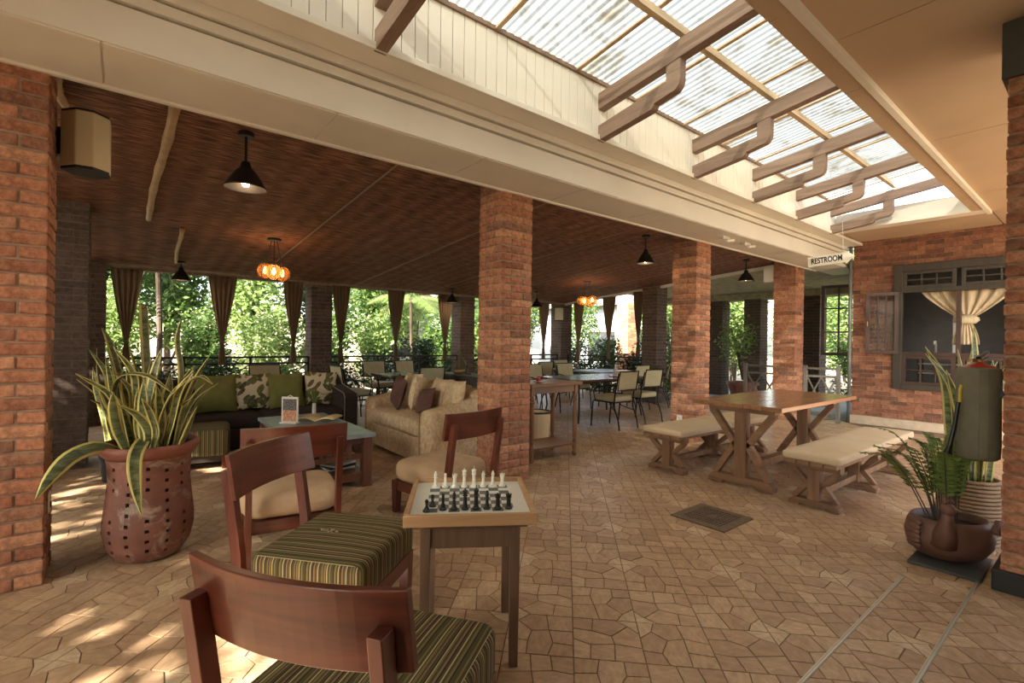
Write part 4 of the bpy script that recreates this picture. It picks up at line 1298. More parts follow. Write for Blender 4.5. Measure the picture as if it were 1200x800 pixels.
# ---- coffee table with lattice sides
cf = thing('coffee_table', 'wooden coffee table with grey stone top and square lattice sides', 'table', (1.60, 5.40, 0))
hx, hy = .34, .78
MB().box(-hx-.03, hx+.03, -hy-.03, hy+.03, .485, .525).build('table_top', M['coffee_top'], cf, bevel=.005)
for x in (-hx+.03, hx-.04):
    for y in (-hy+.04, hy-.04): MB().box(x-.045, x+.045, y-.045, y+.045, 0, .485).build('leg', M['coffee_wood'], cf, bevel=.004)
def lattice_side(x0, y0, x1, y1):
    d = Vector((x1-x0, y1-y0, 0)); L = d.length; d.normalize()
    for z, hh in ((.455, .06), (.30, .05), (.10, .07)):
        MB().beam((x0, y0, z), (x1, y1, z), .03, hh).build('rail', M['coffee_wood'], cf)
    n = max(3, int(L/.11))
    for k in range(1, n):
        p = Vector((x0, y0, 0))+d*(L*k/n)
        MB().beam((p.x, p.y, .32), (p.x, p.y, .43), .028, .04).build('slat', M['coffee_wood'], cf)
lattice_side(-hx+.07, -hy+.04, hx-.08, -hy+.04); lattice_side(-hx+.07, hy-.04, hx-.08, hy-.04)
lattice_side(hx-.04, -hy+.08, hx-.04, hy-.08); lattice_side(-hx+.03, -hy+.08, -hx+.03, hy-.08)
MB().box(-hx+.05, hx-.05, -hy+.05, hy-.05, .12, .14).build('lower_shelf', M['coffee_wood'], cf)
for k in range(3):
    o = MB().box(-.14, .14, -.11, .11, 0, .018).build('magazine', M['dark_fabric' if k % 2 else 'shelf_white'], loc=(1.72, 4.95, .142+.019*k), rot=(0, 0, .2*k)); tag(o, ['pale', 'dark', 'white'][k]+' magazine, '+['lowest', 'middle', 'topmost'][k]+' of the pile on the coffee table shelf', 'magazine')
mn = thing('menu_stand', 'framed drinks menu card standing on the coffee table', 'menu', (1.43, 5.62, .525), math.radians(225))
MB().box(-.008, .008, -.095, .095, 0, .285).build('frame', M['white_plastic'], mn, bevel=.004)
MB().box(.008, .010, -.078, .078, .02, .262).build('print', M['menu'], mn)
MB().box(-.05, .05, -.095, .095, 0, .012).build('base', M['white_plastic'], mn, bevel=.003)
MB().tube([(0, -.03, .285), (0, 0, .302), (0, .03, .285)], .006, 6).build('clip', M['white_plastic'], mn)
bv = thing('bud_vase', 'slim white vase with a red flower on the coffee table', 'vase', (1.79, 5.98, .525))
MB().lathe([(.045, 0), (.05, .008), (.022, .03), (.02, .14), (.022, .15)], 14).build('vase', M['white_plastic'], bv, smooth=True)
for k in range(9):
    a = k*2.4; r = .06+.03*(k % 3)
    z1 = .22+.04*(k % 4)
    q = MB()
    d = Vector((math.cos(a), math.sin(a), 0)); s_ = Vector((-d.y, d.x, 0))
    p0 = Vector((0, 0, .14)); p1 = p0+d*r*.6+Vector((0, 0, z1-.14)); p2 = p1+d*r*.9+Vector((0, 0, -.01))
    q.add([p0, p1-s_*.022, p2, p1+s_*.022], [(0, 1, 2, 3)])
    q.build('leaf', M['fern'], bv, solid=.002)
MB().lathe([(0.001, 0), (.018, .01), (.022, .03), (.012, .045), (.001, .05)], 10, (0, 0, .30)).build('flower', M['red_flower'], bv, smooth=True)
mg = thing('open_book', 'open yellowed booklet lying on the coffee table', 'book', (1.75, 5.62, .527), math.radians(-40))
for s in (-1, 1):
    MB().grid(lambda u, v, s=s: (s*u*.2, (v-.5)*.28, .012+.035*math.sin(u*PI*.8)), 8, 3).build('page_block', M['paper'], mg, smooth=True, solid=.012)

# ---- tall wooden console with turned legs right of the brick pillar
cs = thing('console_table', 'tall wooden console with turned legs and low shelf beside the brick pillar', 'table', (4.17, 4.56, 0))
hx, hy = .40, .24
MB().box(-hx-.03, hx+.04, -hy-.03, hy+.03, .905, .945).build('table_top', M['console_wood'], cs, bevel=.008)
MB().box(-hx+.03, hx-.03, -hy+.02, -hy+.045, .82, .905).build('apron', M['console_wood'], cs)
MB().box(-hx+.03, hx-.03, hy-.045, hy-.02, .82, .905).build('apron', M['console_wood'], cs)
for s in (-1, 1): MB().box(s*(hx-.035)-.012, s*(hx-.035)+.012, -hy+.04, hy-.04, .82, .905).build('apron', M['console_wood'], cs)
for x in (-hx+.035, hx-.035):
    for y in (-hy+.035, hy-.035):
        l = MB().box(x-.028, x+.028, y-.028, y+.028, .80, .905)
        l.lathe([(.018, 0), (.03, .02), (.03, .05), (.02, .07), (.028, .10), (.028, .19), (.02, .21), (.026, .24), (.030, .5), (.026, .70), (.034, .72), (.022, .735), (.032, .755), (.024, .78), (.024, .80)], 14, (x, y, 0))
        l.build('leg', M['console_wood_up'], cs, bevel=0)
MB().box(-hx+.02, hx-.02, -hy+.02, hy-.02, .14, .17).build('low_shelf', M['console_wood'], cs, bevel=.004)
cup = thing('candle_dish', 'small red candle on a saucer on the tall console', 'candle', (4.08, 4.55, .945))
MB().lathe([(.001, 0), (.06, .002), (.065, .012), (.055, .008), (.001, .006)], 18).build('saucer', M['white_plastic'], cup)
MB().lathe([(.028, .006), (.032, .05), (.028, .055), (.001, .05)], 14).build('candle', M['red_flower'], cup)
bn = thing('waste_bin', 'beige round waste bin standing behind the tall console', 'bin', (4.78, 5.35, 0))
MB().lathe([(.17, 0), (.2, .40), (.205, .40), (.205, .415), (.185, .415), (.16, .02), (.001, .02)], 28).build('shell', M['bin'], bn, smooth=False)
MB().lathe([(.19, .405), (.209, .405), (.209, .43), (.19, .43)], 28, caps=False).build('rim', M['dark_wood'], bn)

# ---- dark console with the glass vase behind the beige sofa
dc = thing('dark_console', 'dark wooden sideboard behind the beige sofa carrying a glass vase', 'sideboard', (4.85, 7.15, 0))
MB().box(-.27, .27, -.85, .85, .80, .845).build('top', M['dark_wood'], dc, bevel=.006)
MB().box(-.23, .23, -.80, .80, .1, .80).build('body', M['dark_wood'], dc)
for y in (-.4, .4): MB().box(-.245, -.23, y-.38, y+.38, .14, .77).build('door', M['dark_wood'], dc, bevel=.004)
for x in (-.2, .2):
    for y in (-.76, .76): MB().box(x-.03, x+.03, y-.03, y+.03, 0, .1).build('foot', M['dark_wood'], dc)
vz = thing('glass_vase', 'round bellied glass bottle vase on the dark sideboard', 'vase', (4.80, 7.52, .845))
MB().lathe([(.07, 0), (.11, .02), (.145, .09), (.145, .14), (.11, .22), (.05, .31), (.035, .36), (.042, .40)], 24, caps=False).build('glass', M['vase_glass'], vz, smooth=True)
MB().lathe([(.001, .012), (.08, .02), (.11, .05), (.11, .07), (.001, .075)], 20, caps=False).build('filling', M['paper'], vz, smooth=True)
for k, (y, h_) in enumerate(((7.28, .2), (7.18, .15))):
    o = MB().lathe([(.03, 0), (.035, .01), (.006, .03), (.006, h_*.5), (.03, h_*.62), (.034, h_)], 14, caps=False).build('glass_goblet', M['vase_glass'], smooth=True, loc=(4.8, y, .845))
    tag(o, ['taller', 'shorter'][k]+' stemmed glass beside the bottle vase on the sideboard', 'glass')

# ---- dining tables and metal framed chairs
def dining_table(label, loc, deg, L, Wd, Ht=.78, top=None):
    t = thing('dining_table', label, 'table', loc, math.radians(deg))
    MB().box(-L/2, L/2, -Wd/2, Wd/2, Ht-.04, Ht).build('table_top', top or M['dining_top'], t, bevel=.006)
    for s in (-1, 1):
        for q in (-1, 1):
            x, y = s*(L/2-.1), q*(Wd/2-.1)
            MB().tube([(x, y, 0), (x-s*.05, y-q*.03, .25), (x+s*.0, y, Ht-.04)], .016, 8).build('leg', M['black_metal'], t)
    MB().box(-L/2+.08, L/2-.08, -Wd/2+.08, Wd/2-.08, Ht-.075, Ht-.04).build('apron', M['black_metal'], t)
    return t
def dining_chair(label, loc, deg):
    c = thing('dining_chair', label, 'chair', loc, math.radians(deg), 'metal framed dining chairs')
    rbox(.49, .49, .095, .035, .014).build('seat_cushion', M['dining_fabric'], c, smooth=True, loc=(0, 0, .455))
    MB().box(-.23, .23, -.23, .23, .435, .457).build('seat_frame', M['black_metal'], c)
    b = MB().box(-.02, .02, -.235, .235, 0, .30)
    bo = b.build('backrest', M['dining_fabric'], c, bevel=.014); bo.location = (-.29, 0, .665); bo.rotation_euler = (0, -.16, 0)
    fr = MB()
    z0, z1 = -.012, .312
    fr.tube([(-.024, -.243, z0), (-.024, -.243, z1), (-.024, .243, z1), (-.024, .243, z0), (-.024, -.243, z0)], .012, 8)
    fr.build('back_frame', M['black_metal'], bo)
    for s in (-1, 1):
        y = s*.245
        MB().tube([(-.36, y, 0), (-.33, y, .16), (-.25, y, .36), (-.245, y, .46), (-.26, y, .60), (-.33, y*.99, .93)], .013, 8).build('rear_leg', M['black_metal'], c)
        MB().tube([(.26, y, 0), (.245, y, .2), (.22, y, .44)], .013, 8).build('front_leg', M['black_metal'], c)
        MB().tube([(-.30, y*.99, .74), (-.22, y*1.06, .735), (-.05, y*1.08, .72), (.12, y*1.08, .69), (.20, y*1.06, .62), (.19, y*1.02, .52), (.16, y, .45)], .012, 8).build('armrest', M['black_metal'], c)
        MB().tube([(-.27, y, .30), (-.1, y*.6, .36), (.0, y*.4, .44)], .009, 6).build('stay', M['black_metal'], c)
    return c
dining_table('dark wooden dining table carrying a condiment set', (7.22, 6.42, 0), 0, 2.02, 1.1)
d0 = dining_chair('cream seated metal dining chair at the condiment table, beside the tall console', (6.62, 5.47, 0), 90)
def dch(label, loc, deg): return dup(d0, loc, math.radians(deg), label)
dch('cream seated metal dining chair at the condiment table, beside the picnic bench pillar', (7.55, 5.62, 0), 88)
dch('cream metal dining chair on the hedge side of the condiment table, above the console', (6.72, 7.35, 0), -90)
dch('cream metal dining chair on the hedge side, beyond the condiments', (7.75, 7.45, 0), -90)
dining_table('dining table with a blue grey sheen in front of the hedge', (9.0, 7.75, 0), 0, 1.3, .95, .78, M['coffee_top'])
dch('cream metal dining chair at the blue grey table, before the dark brown pillar', (8.75, 6.75, 0), 90)
dch('cream metal dining chair beside the dark brown pillar, partly behind the brick pillar', (9.62, 6.75, 0), 120)
dch('shaded metal dining chair against the hedge, beyond the blue grey table', (9.1, 8.95, 0), -90)
dining_table('small dining table by the garden railing, right of the dark sofa', (4.28, 8.75, 0), 0, .9, .95, .78, M['dining_top'])
dch('metal dining chair by the railing on the far side of the small table', (4.25, 9.75, 0), -90)
dch('metal dining chair by the railing next to a dark shrub', (5.05, 9.8, 0), -80)
dch('metal dining chair with its back to the beige sofa at the small table', (4.24, 7.85, 0), 90)
dch('metal dining chair between the dark sofa arm and the small table', (3.25, 8.55, 0), 5)
dch('metal dining chair with a low back seen behind the green cushion', (1.95, 9.0, 0), -90)
dining_table('dining table in the corner in front of the grey pillar', (8.1, 9.3, 0), 0, 1.0, .8, .78, M['coffee_top'])
dch('shaded metal dining chair at the corner table before the hedge', (7.75, 8.75, 0), 90)
cn = thing('condiment_set', 'wooden tray with salt, pepper and toothpick pots on the dining table', 'condiments', (7.55, 6.15, .78))
MB().box(-.12, .12, -.08, .08, 0, .015).build('tray', M['dark_wood'], cn, bevel=.003)
for x, y, r, h_, mt in ((-.06, 0, .022, .15, 'shelf_white'), (.02, .02, .03, .085, 'paper'), (.07, -.02, .03, .085, 'paper')):
    MB().lathe([(r, .015), (r, h_*.9), (r*.7, h_), (.001, h_)], 14, (x, y, 0)).build('pot', M[mt], cn)
cn2 = thing('cruet', 'small cruet stand on the blue grey dining table', 'condiments', (9.3, 7.6, .78))
MB().lathe([(.06, 0), (.06, .012), (.02, .02), (.018, .13), (.028, .14), (.001, .16)], 14).build('bottle', M['shelf_white'], cn2)
MB().lathe([(.03, 0), (.03, .05), (.001, .055)], 12, (.08, .03, 0)).build('pot', M['shelf_white'], cn2)
# ================================================================== POTS, PLANTS, LAMPS
def ribbon_leaf(name, parent, path, wmax, face=None, tw=0.0, mat=None, taper=.75):
    """strap leaf along a path; attribute u is 0 on the midrib, 1 at the edge"""
    P = [Vector(p) for p in path]
    # resample with catmull-rom
    n = 14
    pts = []
    Q = [P[0]*2-P[1]] + P + [P[-1]*2-P[-2]]
    for i in range(n):
        t = i/(n-1)*(len(P)-1); k = min(int(t), len(P)-2); t -= k
        a, b, c, d = Q[k], Q[k+1], Q[k+2], Q[k+3]
        pts.append(0.5*((2*b)+(c-a)*t+(2*a-5*b+4*c-d)*t*t+(3*b-a-3*c+d)*t*t*t))
    vs, us = [], []
    prev = None
    for i, p in enumerate(pts):
        t = (pts[min(i+1, n-1)]-pts[max(i-1, 0)]).normalized()
        s = face if prev is None else prev
        s = (s - t*s.dot(t)).normalized()
        if tw: s = Matrix.Rotation(tw/n, 3, t) @ s
        prev = s
        nn = t.cross(s)
        f = i/(n-1)
        w = wmax*(.55+.45*min(1, f*3.0))*(1 if f < taper-.2 else max(.02, 1-((f-taper+.2)/(1.2-taper))**1.8))
        for k in (-1, -.5, 0, .5, 1):
            vs.append(p + s*(k*w/2) + nn*(abs(k)*w*.16)); us.append(abs(k))
    fs = [(i*5+k, i*5+k+1, (i+1)*5+k+1, (i+1)*5+k) for i in range(n-1) for k in range(4)]
    mb = MB().add(vs, fs)
    o = mb.build(name, mat or M['snake'], parent, smooth=True, solid=.004)
    at = o.data.attributes.new('u', 'FLOAT', 'POINT')
    at.data.foreach_set('value', us)
    return o

def snake_plant(parent, n, hmin, hmax, spread, z0, seed, w=(.045, .07), base=.12):
    rd = random.Random(seed)
    for i in range(n):
        a = i*2.39996 + rd.uniform(-.3, .3); k = math.sqrt((i+.5)/n)
        d = Vector((math.cos(a), math.sin(a), 0))
        h_ = rd.uniform(hmin, hmax)*(1.05-.25*k)
        b = d*(k*base); lean = spread*k*rd.uniform(.6, 1.15)
        sd = Vector((-d.y, d.x, 0)); wob = rd.uniform(-.06, .06)
        curl = rd.uniform(-.05, .12)
        path = [b+Vector((0, 0, z0)), b+d*lean*.25+sd*wob+Vector((0, 0, z0+h_*.4)), b+d*lean*.6+sd*wob*.3+Vector((0, 0, z0+h_*.75)), b+d*(lean+curl)-sd*wob*.6+Vector((0, 0, z0+h_))]
        f = Matrix.Rotation(rd.uniform(0, PI), 3, 'Z') @ Vector((1, 0, 0))
        ribbon_leaf('leaf', parent, path, rd.uniform(*w), f, rd.uniform(-1.2, 1.2))

# big terracotta pot with square openings
tp = thing('plant_pot', 'large bulging terracotta pot with rows of square openings, holding the snake plant', 'pot', (.155, 4.02, 0))
prof = [(.14, 0), (.178, .015), (.226, .09), (.248, .19), (.247, .27), (.232, .40), (.222, .52), (.225, .62), (.236, .68), (.228, .68)]
def prad(z):
    for (r0, z0), (r1, z1) in zip(prof[:-1], prof[1:]):
        if z0 <= z <= z1 and z1 > z0: return r0+(r1-r0)*(z-z0)/(z1-z0)
    return prof[-1][0]
# wall built as a fine grid; the square openings are real holes with cut sides, the soil showing at their back
NC, zr = 70, [0, .006, .015, .03, .05, .07] + [.09+.0213*k for k in range(27)] + [.665, .68]
holes = set()
for c in range(14):
    for r in range(9):
        if c % 2 == 0 and r in (4, 5): continue
        holes.add((c*5+1, 7+r*3-(1 if c % 2 else 0)-1))
body, op = MB(), MB()
def pv_(i, j, inset=0):
    a = i*2*PI/NC
    return ((prad(zr[j])-inset)*math.cos(a), (prad(zr[j])-inset)*math.sin(a), zr[j])
body.v = [pv_(i, j) for j in range(len(zr)) for i in range(NC)]
for j in range(len(zr)-1):
    for i in range(NC):
        k = (i+1) % NC
        if (i, j) in holes:
            q = [pv_(i, j), pv_(k, j), pv_(k, j+1), pv_(i, j+1)]
            w = [pv_(i, j, .022), pv_(k, j, .022), pv_(k, j+1, .022), pv_(i, j+1, .022)]
            op.cur = 0; op.add(q+w, [(0, 1, 5, 4), (1, 2, 6, 5), (2, 3, 7, 6), (3, 0, 4, 7)])
            op.cur = 1; op.add(w, [(0, 1, 2, 3)])
        else:
            body.f.append((j*NC+i, j*NC+k, (j+1)*NC+k, (j+1)*NC+i)); body.mi.append(0)
body.f.append(tuple(range(NC-1, -1, -1))); body.mi.append(0)
body.build('body', M['terracotta'], tp, smooth=True)
MB().lathe([(.23, .665), (.256, .69), (.272, .715), (.275, .735), (.264, .752), (.245, .748), (.228, .70)], 40, caps=False).build('rim', M['terracotta_rim'], tp, smooth=True, solid=.004)
tag(op.build('square_openings', [M['terracotta'], M['soil']], tp), kind='stuff')
MB().lathe([(.001, .66), (.22, .66), (.226, .64)], 30, caps=False).build('soil', M['soil'], tp)
spn = thing('snake_plant', 'yellow edged snake plant growing in the large terracotta pot', 'plant', (.155, 4.02, .66))
snake_plant(spn, 36, .42, .80, .22, 0, 4, (.04, .066), .15)
R_ = Vector((Rt.x, Rt.y, 0)).normalized(); F_ = Vector((F.x, F.y, 0)).normalized()
def lp(pts): return [R_*a + F_*b + Vector((0, 0, c)) for a, b, c in pts]
ribbon_leaf('leaf', spn, lp([(-.06, -.1, .02), (-.11, -.25, .11), (-.15, -.4, .09), (-.18, -.5, .0), (-.20, -.58, -.12)]), .085, F_)
ribbon_leaf('leaf', spn, lp([(.02, -.1, .05), (.10, -.2, .13), (.15, -.33, .06), (.19, -.37, -.1), (.25, -.40, -.26)]), .075, R_)
ribbon_leaf('leaf', spn, lp([(-.16, 0, .0), (-.2, -.05, .35), (-.12, -.1, .52), (.06, -.12, .53), (.25, -.14, .42)]), .05, F_)
ribbon_leaf('leaf', spn, lp([(.12, 0, 0), (.2, -.02, .35), (.33, -.04, .52), (.44, -.05, .48)]), .06, F_)
ribbon_leaf('leaf', spn, lp([(.15, 0, 0), (.22, 0, .3), (.31, -.02, .5), (.40, -.03, .66)]), .06, F_)
ribbon_leaf('leaf', spn, lp([(.1, 0.05, 0), (.17, 0.05, .5), (.14, .05, .75), (.16, .05, .92)]), .055, F_)
ribbon_leaf('leaf', spn, lp([(-.15, .1, 0), (-.28, .1, .5), (-.36, .1, .75), (-.42, .1, .84)]), .06, F_)
ribbon_leaf('leaf', spn, lp([(-.1, .15, 0), (-.16, .18, .6), (-.2, .2, .98), (-.24, .22, 1.0)]), .085, F_)
ribbon_leaf('leaf', spn, lp([(.2, -.05, 0), (.29, -.08, .15), (.37, -.1, .34)]), .055, F_)

# darker snake plant further back
bp2 = thing('plant_pot', 'dark plastic pot of the shaded snake plant beside the dark sofa', 'pot', (.02, 6.3, 0))
MB().lathe([(.16, 0), (.2, .3), (.22, .32), (.22, .36), (.19, .36), (.17, .28), (.001, .28)], 24).build('body', M['black_plastic'], bp2)
sp2 = thing('snake_plant', 'shaded snake plant with dark upright leaves near the railing', 'plant', (.02, 6.3, .27))
snake_plant(sp2, 16, .7, 1.25, .3, 0, 9, (.05, .07), .13)

# hen shaped clay pot with fern on a slab
slab = MB().box(-.24, .24, -.18, .18, 0, .022).build('slate_slab', M['slate'], bevel=.004, loc=(4.375, .70, 0)); tag(slab, 'thin dark slab lying on the floor under the hen shaped pot', 'slab')
hang = math.atan2(R_.y, R_.x)
hp = thing('hen_pot', 'dark clay planter shaped like a hen with scalloped tail and wings', 'pot', (4.44, .72, .022), hang)
hp.scale = (.92, .92, .95)
prof = [(.001, 0), (.15, .0), (.22, .03), (.272, .10), (.285, .17), (.27, .24), (.245, .285), (.225, .285), (.24, .22), (.20, .15), (.001, .14)]
MB().lathe([(r, z) for r, z in prof], 36, sx=1.0, sy=.78, caps=False).build('body', M['hen_clay'], hp, smooth=True)
MB().lathe([(.001, .22), (.235, .22)], 24, caps=False, sy=.78).build('soil', M['soil'], hp)
# head and neck at the near left side
nk = MB()
nk.tube([(-.15, -.12, .15), (-.175, -.17, .25), (-.175, -.18, .33), (-.18, -.185, .39)], [.09, .058, .036, .032], 14)
nk.lathe([(.001, -.045), (.035, -.03), (.045, 0), (.035, .03), (.001, .045)], 14, (-.18, -.19, .395), caps=False)
no = nk.build('neck', M['hen_clay'], hp, smooth=True)
MB().tube([(-.15, -.20, .395), (-.105, -.215, .385)], [.02, .003], 8).build('beak', M['hen_clay'], no)
cb = MB()
for k in range(3): cb.lathe([(.001, 0), (.014, .012), (.016, .024), (.001, .038)], 8, (-.20+.022*k, -.19, .425), caps=False)
cb.build('comb', M['hen_clay'], no, smooth=True)
tl = MB()
for k in range(6):
    z = .10+.032*k
    tl.lathe([(.001, -.03), (.02, -.02), (.026, 0), (.02, .02), (.001, .03)], 10, (-.275-.012*math.sin(k*.6), -.02, z), caps=False, sy=2.6)
tl.build('scalloped_tail', M['hen_clay'], hp, smooth=True)
wg = MB()
for k in range(6):
    wg.lathe([(.001, -.022), (.02, -.015), (.024, 0), (.02, .015), (.001, .022)], 10, (.17+.022*k, -.185+.018*k, .24+.006*k), caps=False, sy=1.3)
wg.build('scalloped_wing', M['hen_clay'], hp, smooth=True)
fn_ = thing('fern', 'green sword fern growing out of the hen shaped pot', 'plant', (4.42, .72, .24))
rd = random.Random(12)
def frond(path, w0, seed):
    P = [Vector(p) for p in path]
    n = 26
    Q = [P[0]*2-P[1]]+P+[P[-1]*2-P[-2]]
    pts = []
    for i in range(n):
        t = i/(n-1)*(len(P)-1); k = min(int(t), len(P)-2); t -= k
        a, b, c, d = Q[k], Q[k+1], Q[k+2], Q[k+3]
        pts.append(0.5*((2*b)+(c-a)*t+(2*a-5*b+4*c-d)*t*t+(3*b-a-3*c+d)*t*t*t))
    r = random.Random(seed)
    mb = MB().tube(pts, [.0045*(1-.7*i/n) for i in range(n)], 5)
    mb.cur = 1
    for i in range(7, n):
        t = (pts[min(i+1, n-1)]-pts[i-1]).normalized()
        s = t.cross(Vector((0, 0, 1)))
        if s.length < .05: s = Vector((1, 0, 0))
        s.normalize(); up = s.cross(t)
        f = (i-7)/(n-7)
        L = w0*(math.sin(PI*min(1, .25+f*.75))**.8)*(1.05-f*.5)
        for q in (-1, 1):
            for sub in (0, .5):
                p = pts[i] + t*sub*.02
                tip = p + s*q*L + t*L*.35 - Vector((0, 0, L*.12)) + up*r.uniform(-.008, .008)
                mid = (p+tip)/2
                wv = t*.0085
                mb.add([p, mid-wv, tip, mid+wv], [(0, 1, 2, 3)])
    return mb
fr_specs = []
for i in range(24):
    a = i*2.4; k = rd.uniform(.25, 1.0)
    fr_specs.append((a, k, rd.uniform(.5, .68)))
for i, (a, k, h_) in enumerate(fr_specs):
    d = R_*math.cos(a)*1.25 + F_*math.sin(a)*.9
    if d.dot(R_) > .2: d *= .35
    b = d*.06
    path = [b, b+d*.08*k+Vector((0, 0, h_*.45)), b+d*.22*k+Vector((0, 0, h_*.85)), b+d*.42*k+Vector((0, 0, h_*.92))]
    frond(path, .06, i).build('frond', [M['trunk'], M['fern']], fn_)
for pth in ([(-.1, 0, 0), (-.28, -.02, .3), (-.45, -.03, .47), (-.62, -.03, .49)], [(-.12, 0, 0), (-.25, .03, .28), (-.34, .05, .42), (-.46, .06, .52)]):
    frond(lp(pth), .10, 77).build('frond', [M['trunk'], M['fern']], fn_)

# wicker basket and tall snake plant behind
bk_ = thing('wicker_basket', 'ribbed wicker basket planter standing behind the fern', 'basket', (5.02, .70, 0))
wv = MB()
for k in range(17):
    z = .015+k*.028
    r = .165+.02*math.sin(k/16*PI)
    wv.tube([(r*math.cos(a*2*PI/28), r*math.sin(a*2*PI/28), z) for a in range(29)], .0135, 6, caps=False)
wv.build('weave', M['wicker'], bk_, smooth=True)
MB().lathe([(.001, .40), (.165, .40)], 20, caps=False).build('soil', M['soil'], bk_)
MB().lathe([(.16, 0), (.162, .40)], 20).build('liner', M['soil'], bk_)
sp3 = thing('snake_plant', 'tall snake plant in the wicker basket, rising behind the covered extinguisher', 'plant', (5.02, .70, .41))
snake_plant(sp3, 12, 1.0, 1.3, .11, 0, 21, (.06, .085), .10)

# covered fire extinguisher hung on the pillar
fe = thing('fire_extinguisher', 'fire extinguisher in an olive canvas cover hanging on the pillar', 'fire extinguisher', (4.30, .565, .74))
MB().lathe([(.001, .02), (.09, .0), (.107, .015), (.110, .1), (.108, .3), (.110, .5), (.106, .575), (.09, .585), (.001, .585)], 30, caps=False).build('canvas_cover', M['cover_fabric'], fe, smooth=True)
MB().box(-.006, .006, -.02, .02, .02, .57, Matrix.Rotation(math.radians(200), 4, 'Z') @ Matrix.Translation((.108, 0, 0))).build('seam', M['cover_fabric'], fe)
MB().lathe([(.09, .58), (.075, .596), (.035, .606), (.03, .62), (.001, .62)], 20, caps=False).build('cylinder_top', M['red_paint'], fe, smooth=True)
vl = MB().lathe([(.022, .60), (.022, .645), (.001, .67)], 12)
vo_ = vl.build('valve', M['brass'], fe)
MB().lathe([(.001, -.012), (.022, -.01), (.022, .01), (.001, .012)], 14, (-.05, .03, .63), caps=False).build('gauge', M['brass'], vo_)
MB().beam((-.03, .0, .645), (.09, -.03, .685), .024, .018).build('handle', M['black_plastic'], vo_, bevel=.004)
MB().beam((-.01, .0, .635), (.09, -.03, .65), .022, .012).build('lever', M['black_plastic'], vo_, bevel=.003)
MB().tube([tuple(R_*-.108+Vector((0, 0, .47))), tuple(R_*-.118+Vector((0, 0, .44))), tuple(R_*-.118+Vector((0, 0, .36)))], .009, 8).build('hose', M['yellow_paint'], fe)
MB().tube([tuple(R_*-.128+Vector((0, 0, .36))), tuple(R_*-.155+Vector((0, 0, .18))), tuple(R_*-.18+Vector((0, 0, .08))), tuple(R_*-.195+Vector((0, 0, .03)))], [.011, .013, .013, .022], 10).build('nozzle', M['black_plastic'], fe)
MB().box(-.04, .04, -.132, -.08, .40, .44).build('wall_bracket', M['black_metal'], fe)

# loudspeakers
def speaker(label, loc, rz):
    s = thing('loudspeaker', label, 'speaker', loc, rz)
    # front towards local +x
    poly = [(-.11, -.07), (.0, -.125), (.085, -.10), (.125, 0), (.085, .10), (.0, .125), (-.11, .07)]
    MB().prism(poly, .012, .36).build('cabinet', M['speaker'], s, bevel=.008)
    MB().prism([(x*.97, y*.97) for x, y in poly], -.004, .014).build('bottom_cap', M['speaker_dark'], s)
    MB().prism([(x*.97, y*.97) for x, y in poly], .358, .372).build('top_cap', M['speaker_dark'], s)
    MB().box(-.17, -.10, -.03, .03, .10, .27).build('bracket', M['black_metal'], s)
    return s
speaker('cream loudspeaker mounted high on the pillar above the terracotta pot', (-.19, 4.20, 2.50), math.radians(-25))
speaker('loudspeaker mounted high on the grey corner pillar of the dining area', (9.84, 10.12, 2.06), math.radians(-160))

# pendant lamps
def pendant(label, x, y, zb, r=.155):
    zc = ceil_z(y)
    p = thing('pendant_lamp', label, 'lamp', (x, y, zb), 0, 'black pendant lamps under the bamboo ceiling')
    H_ = zc-zb
    MB().lathe([(.06, H_-.03), (.06, H_+.005)], 18).build('canopy', M['lamp_metal'], p)
    MB().tube([(0, 0, .19), (0, 0, H_-.02)], .011, 8).build('rod', M['lamp_metal'], p)
    MB().lathe([(r, 0), (r*.97, .012), (r*.72, .075), (r*.5, .13), (r*.27, .165), (r*.2, .21), (.012, .22)], 28, caps=False).build('shade', M['lamp_metal'], p, smooth=True, solid=.004)
    MB().lathe([(.001, .015), (.022, .02), (.032, .045), (.026, .075), (.014, .1), (.001, .12)], 14, caps=False).build('bulb', M['bulb'], p, smooth=True)
    L = bpy.data.lights.new('lamp_light', 'POINT'); L.energy = 5; L.color = (1, .7, .42); L.shadow_soft_size = .04
    lo = bpy.data.objects.new('lamp_light', L); COL.objects.link(lo); lo.parent = p; lo.location = (0, 0, .0)
    return p
pendant('black dome pendant lamp beside the pale bamboo pole, near the loudspeaker', .76, 4.40, 2.64)
pendant('black dome pendant lamp hanging before the garden opening above the dark sofa', .74, 9.6, 2.36, .14)
pendant('black dome pendant lamp in front of the curtain by the vase sideboard', 6.0, 9.75, 2.32, .14)
pendant('black dome pendant lamp between the two brick pillars of the beam', 6.17, 4.5, 2.65, .13)
pendant('black dome pendant lamp beside the pillar with the restroom sign', 9.34, 4.5, 2.66, .155)
pendant('black dome pendant lamp near the dining corner, beside the lounge pillar', 8.15, 9.2, 2.31, .15)
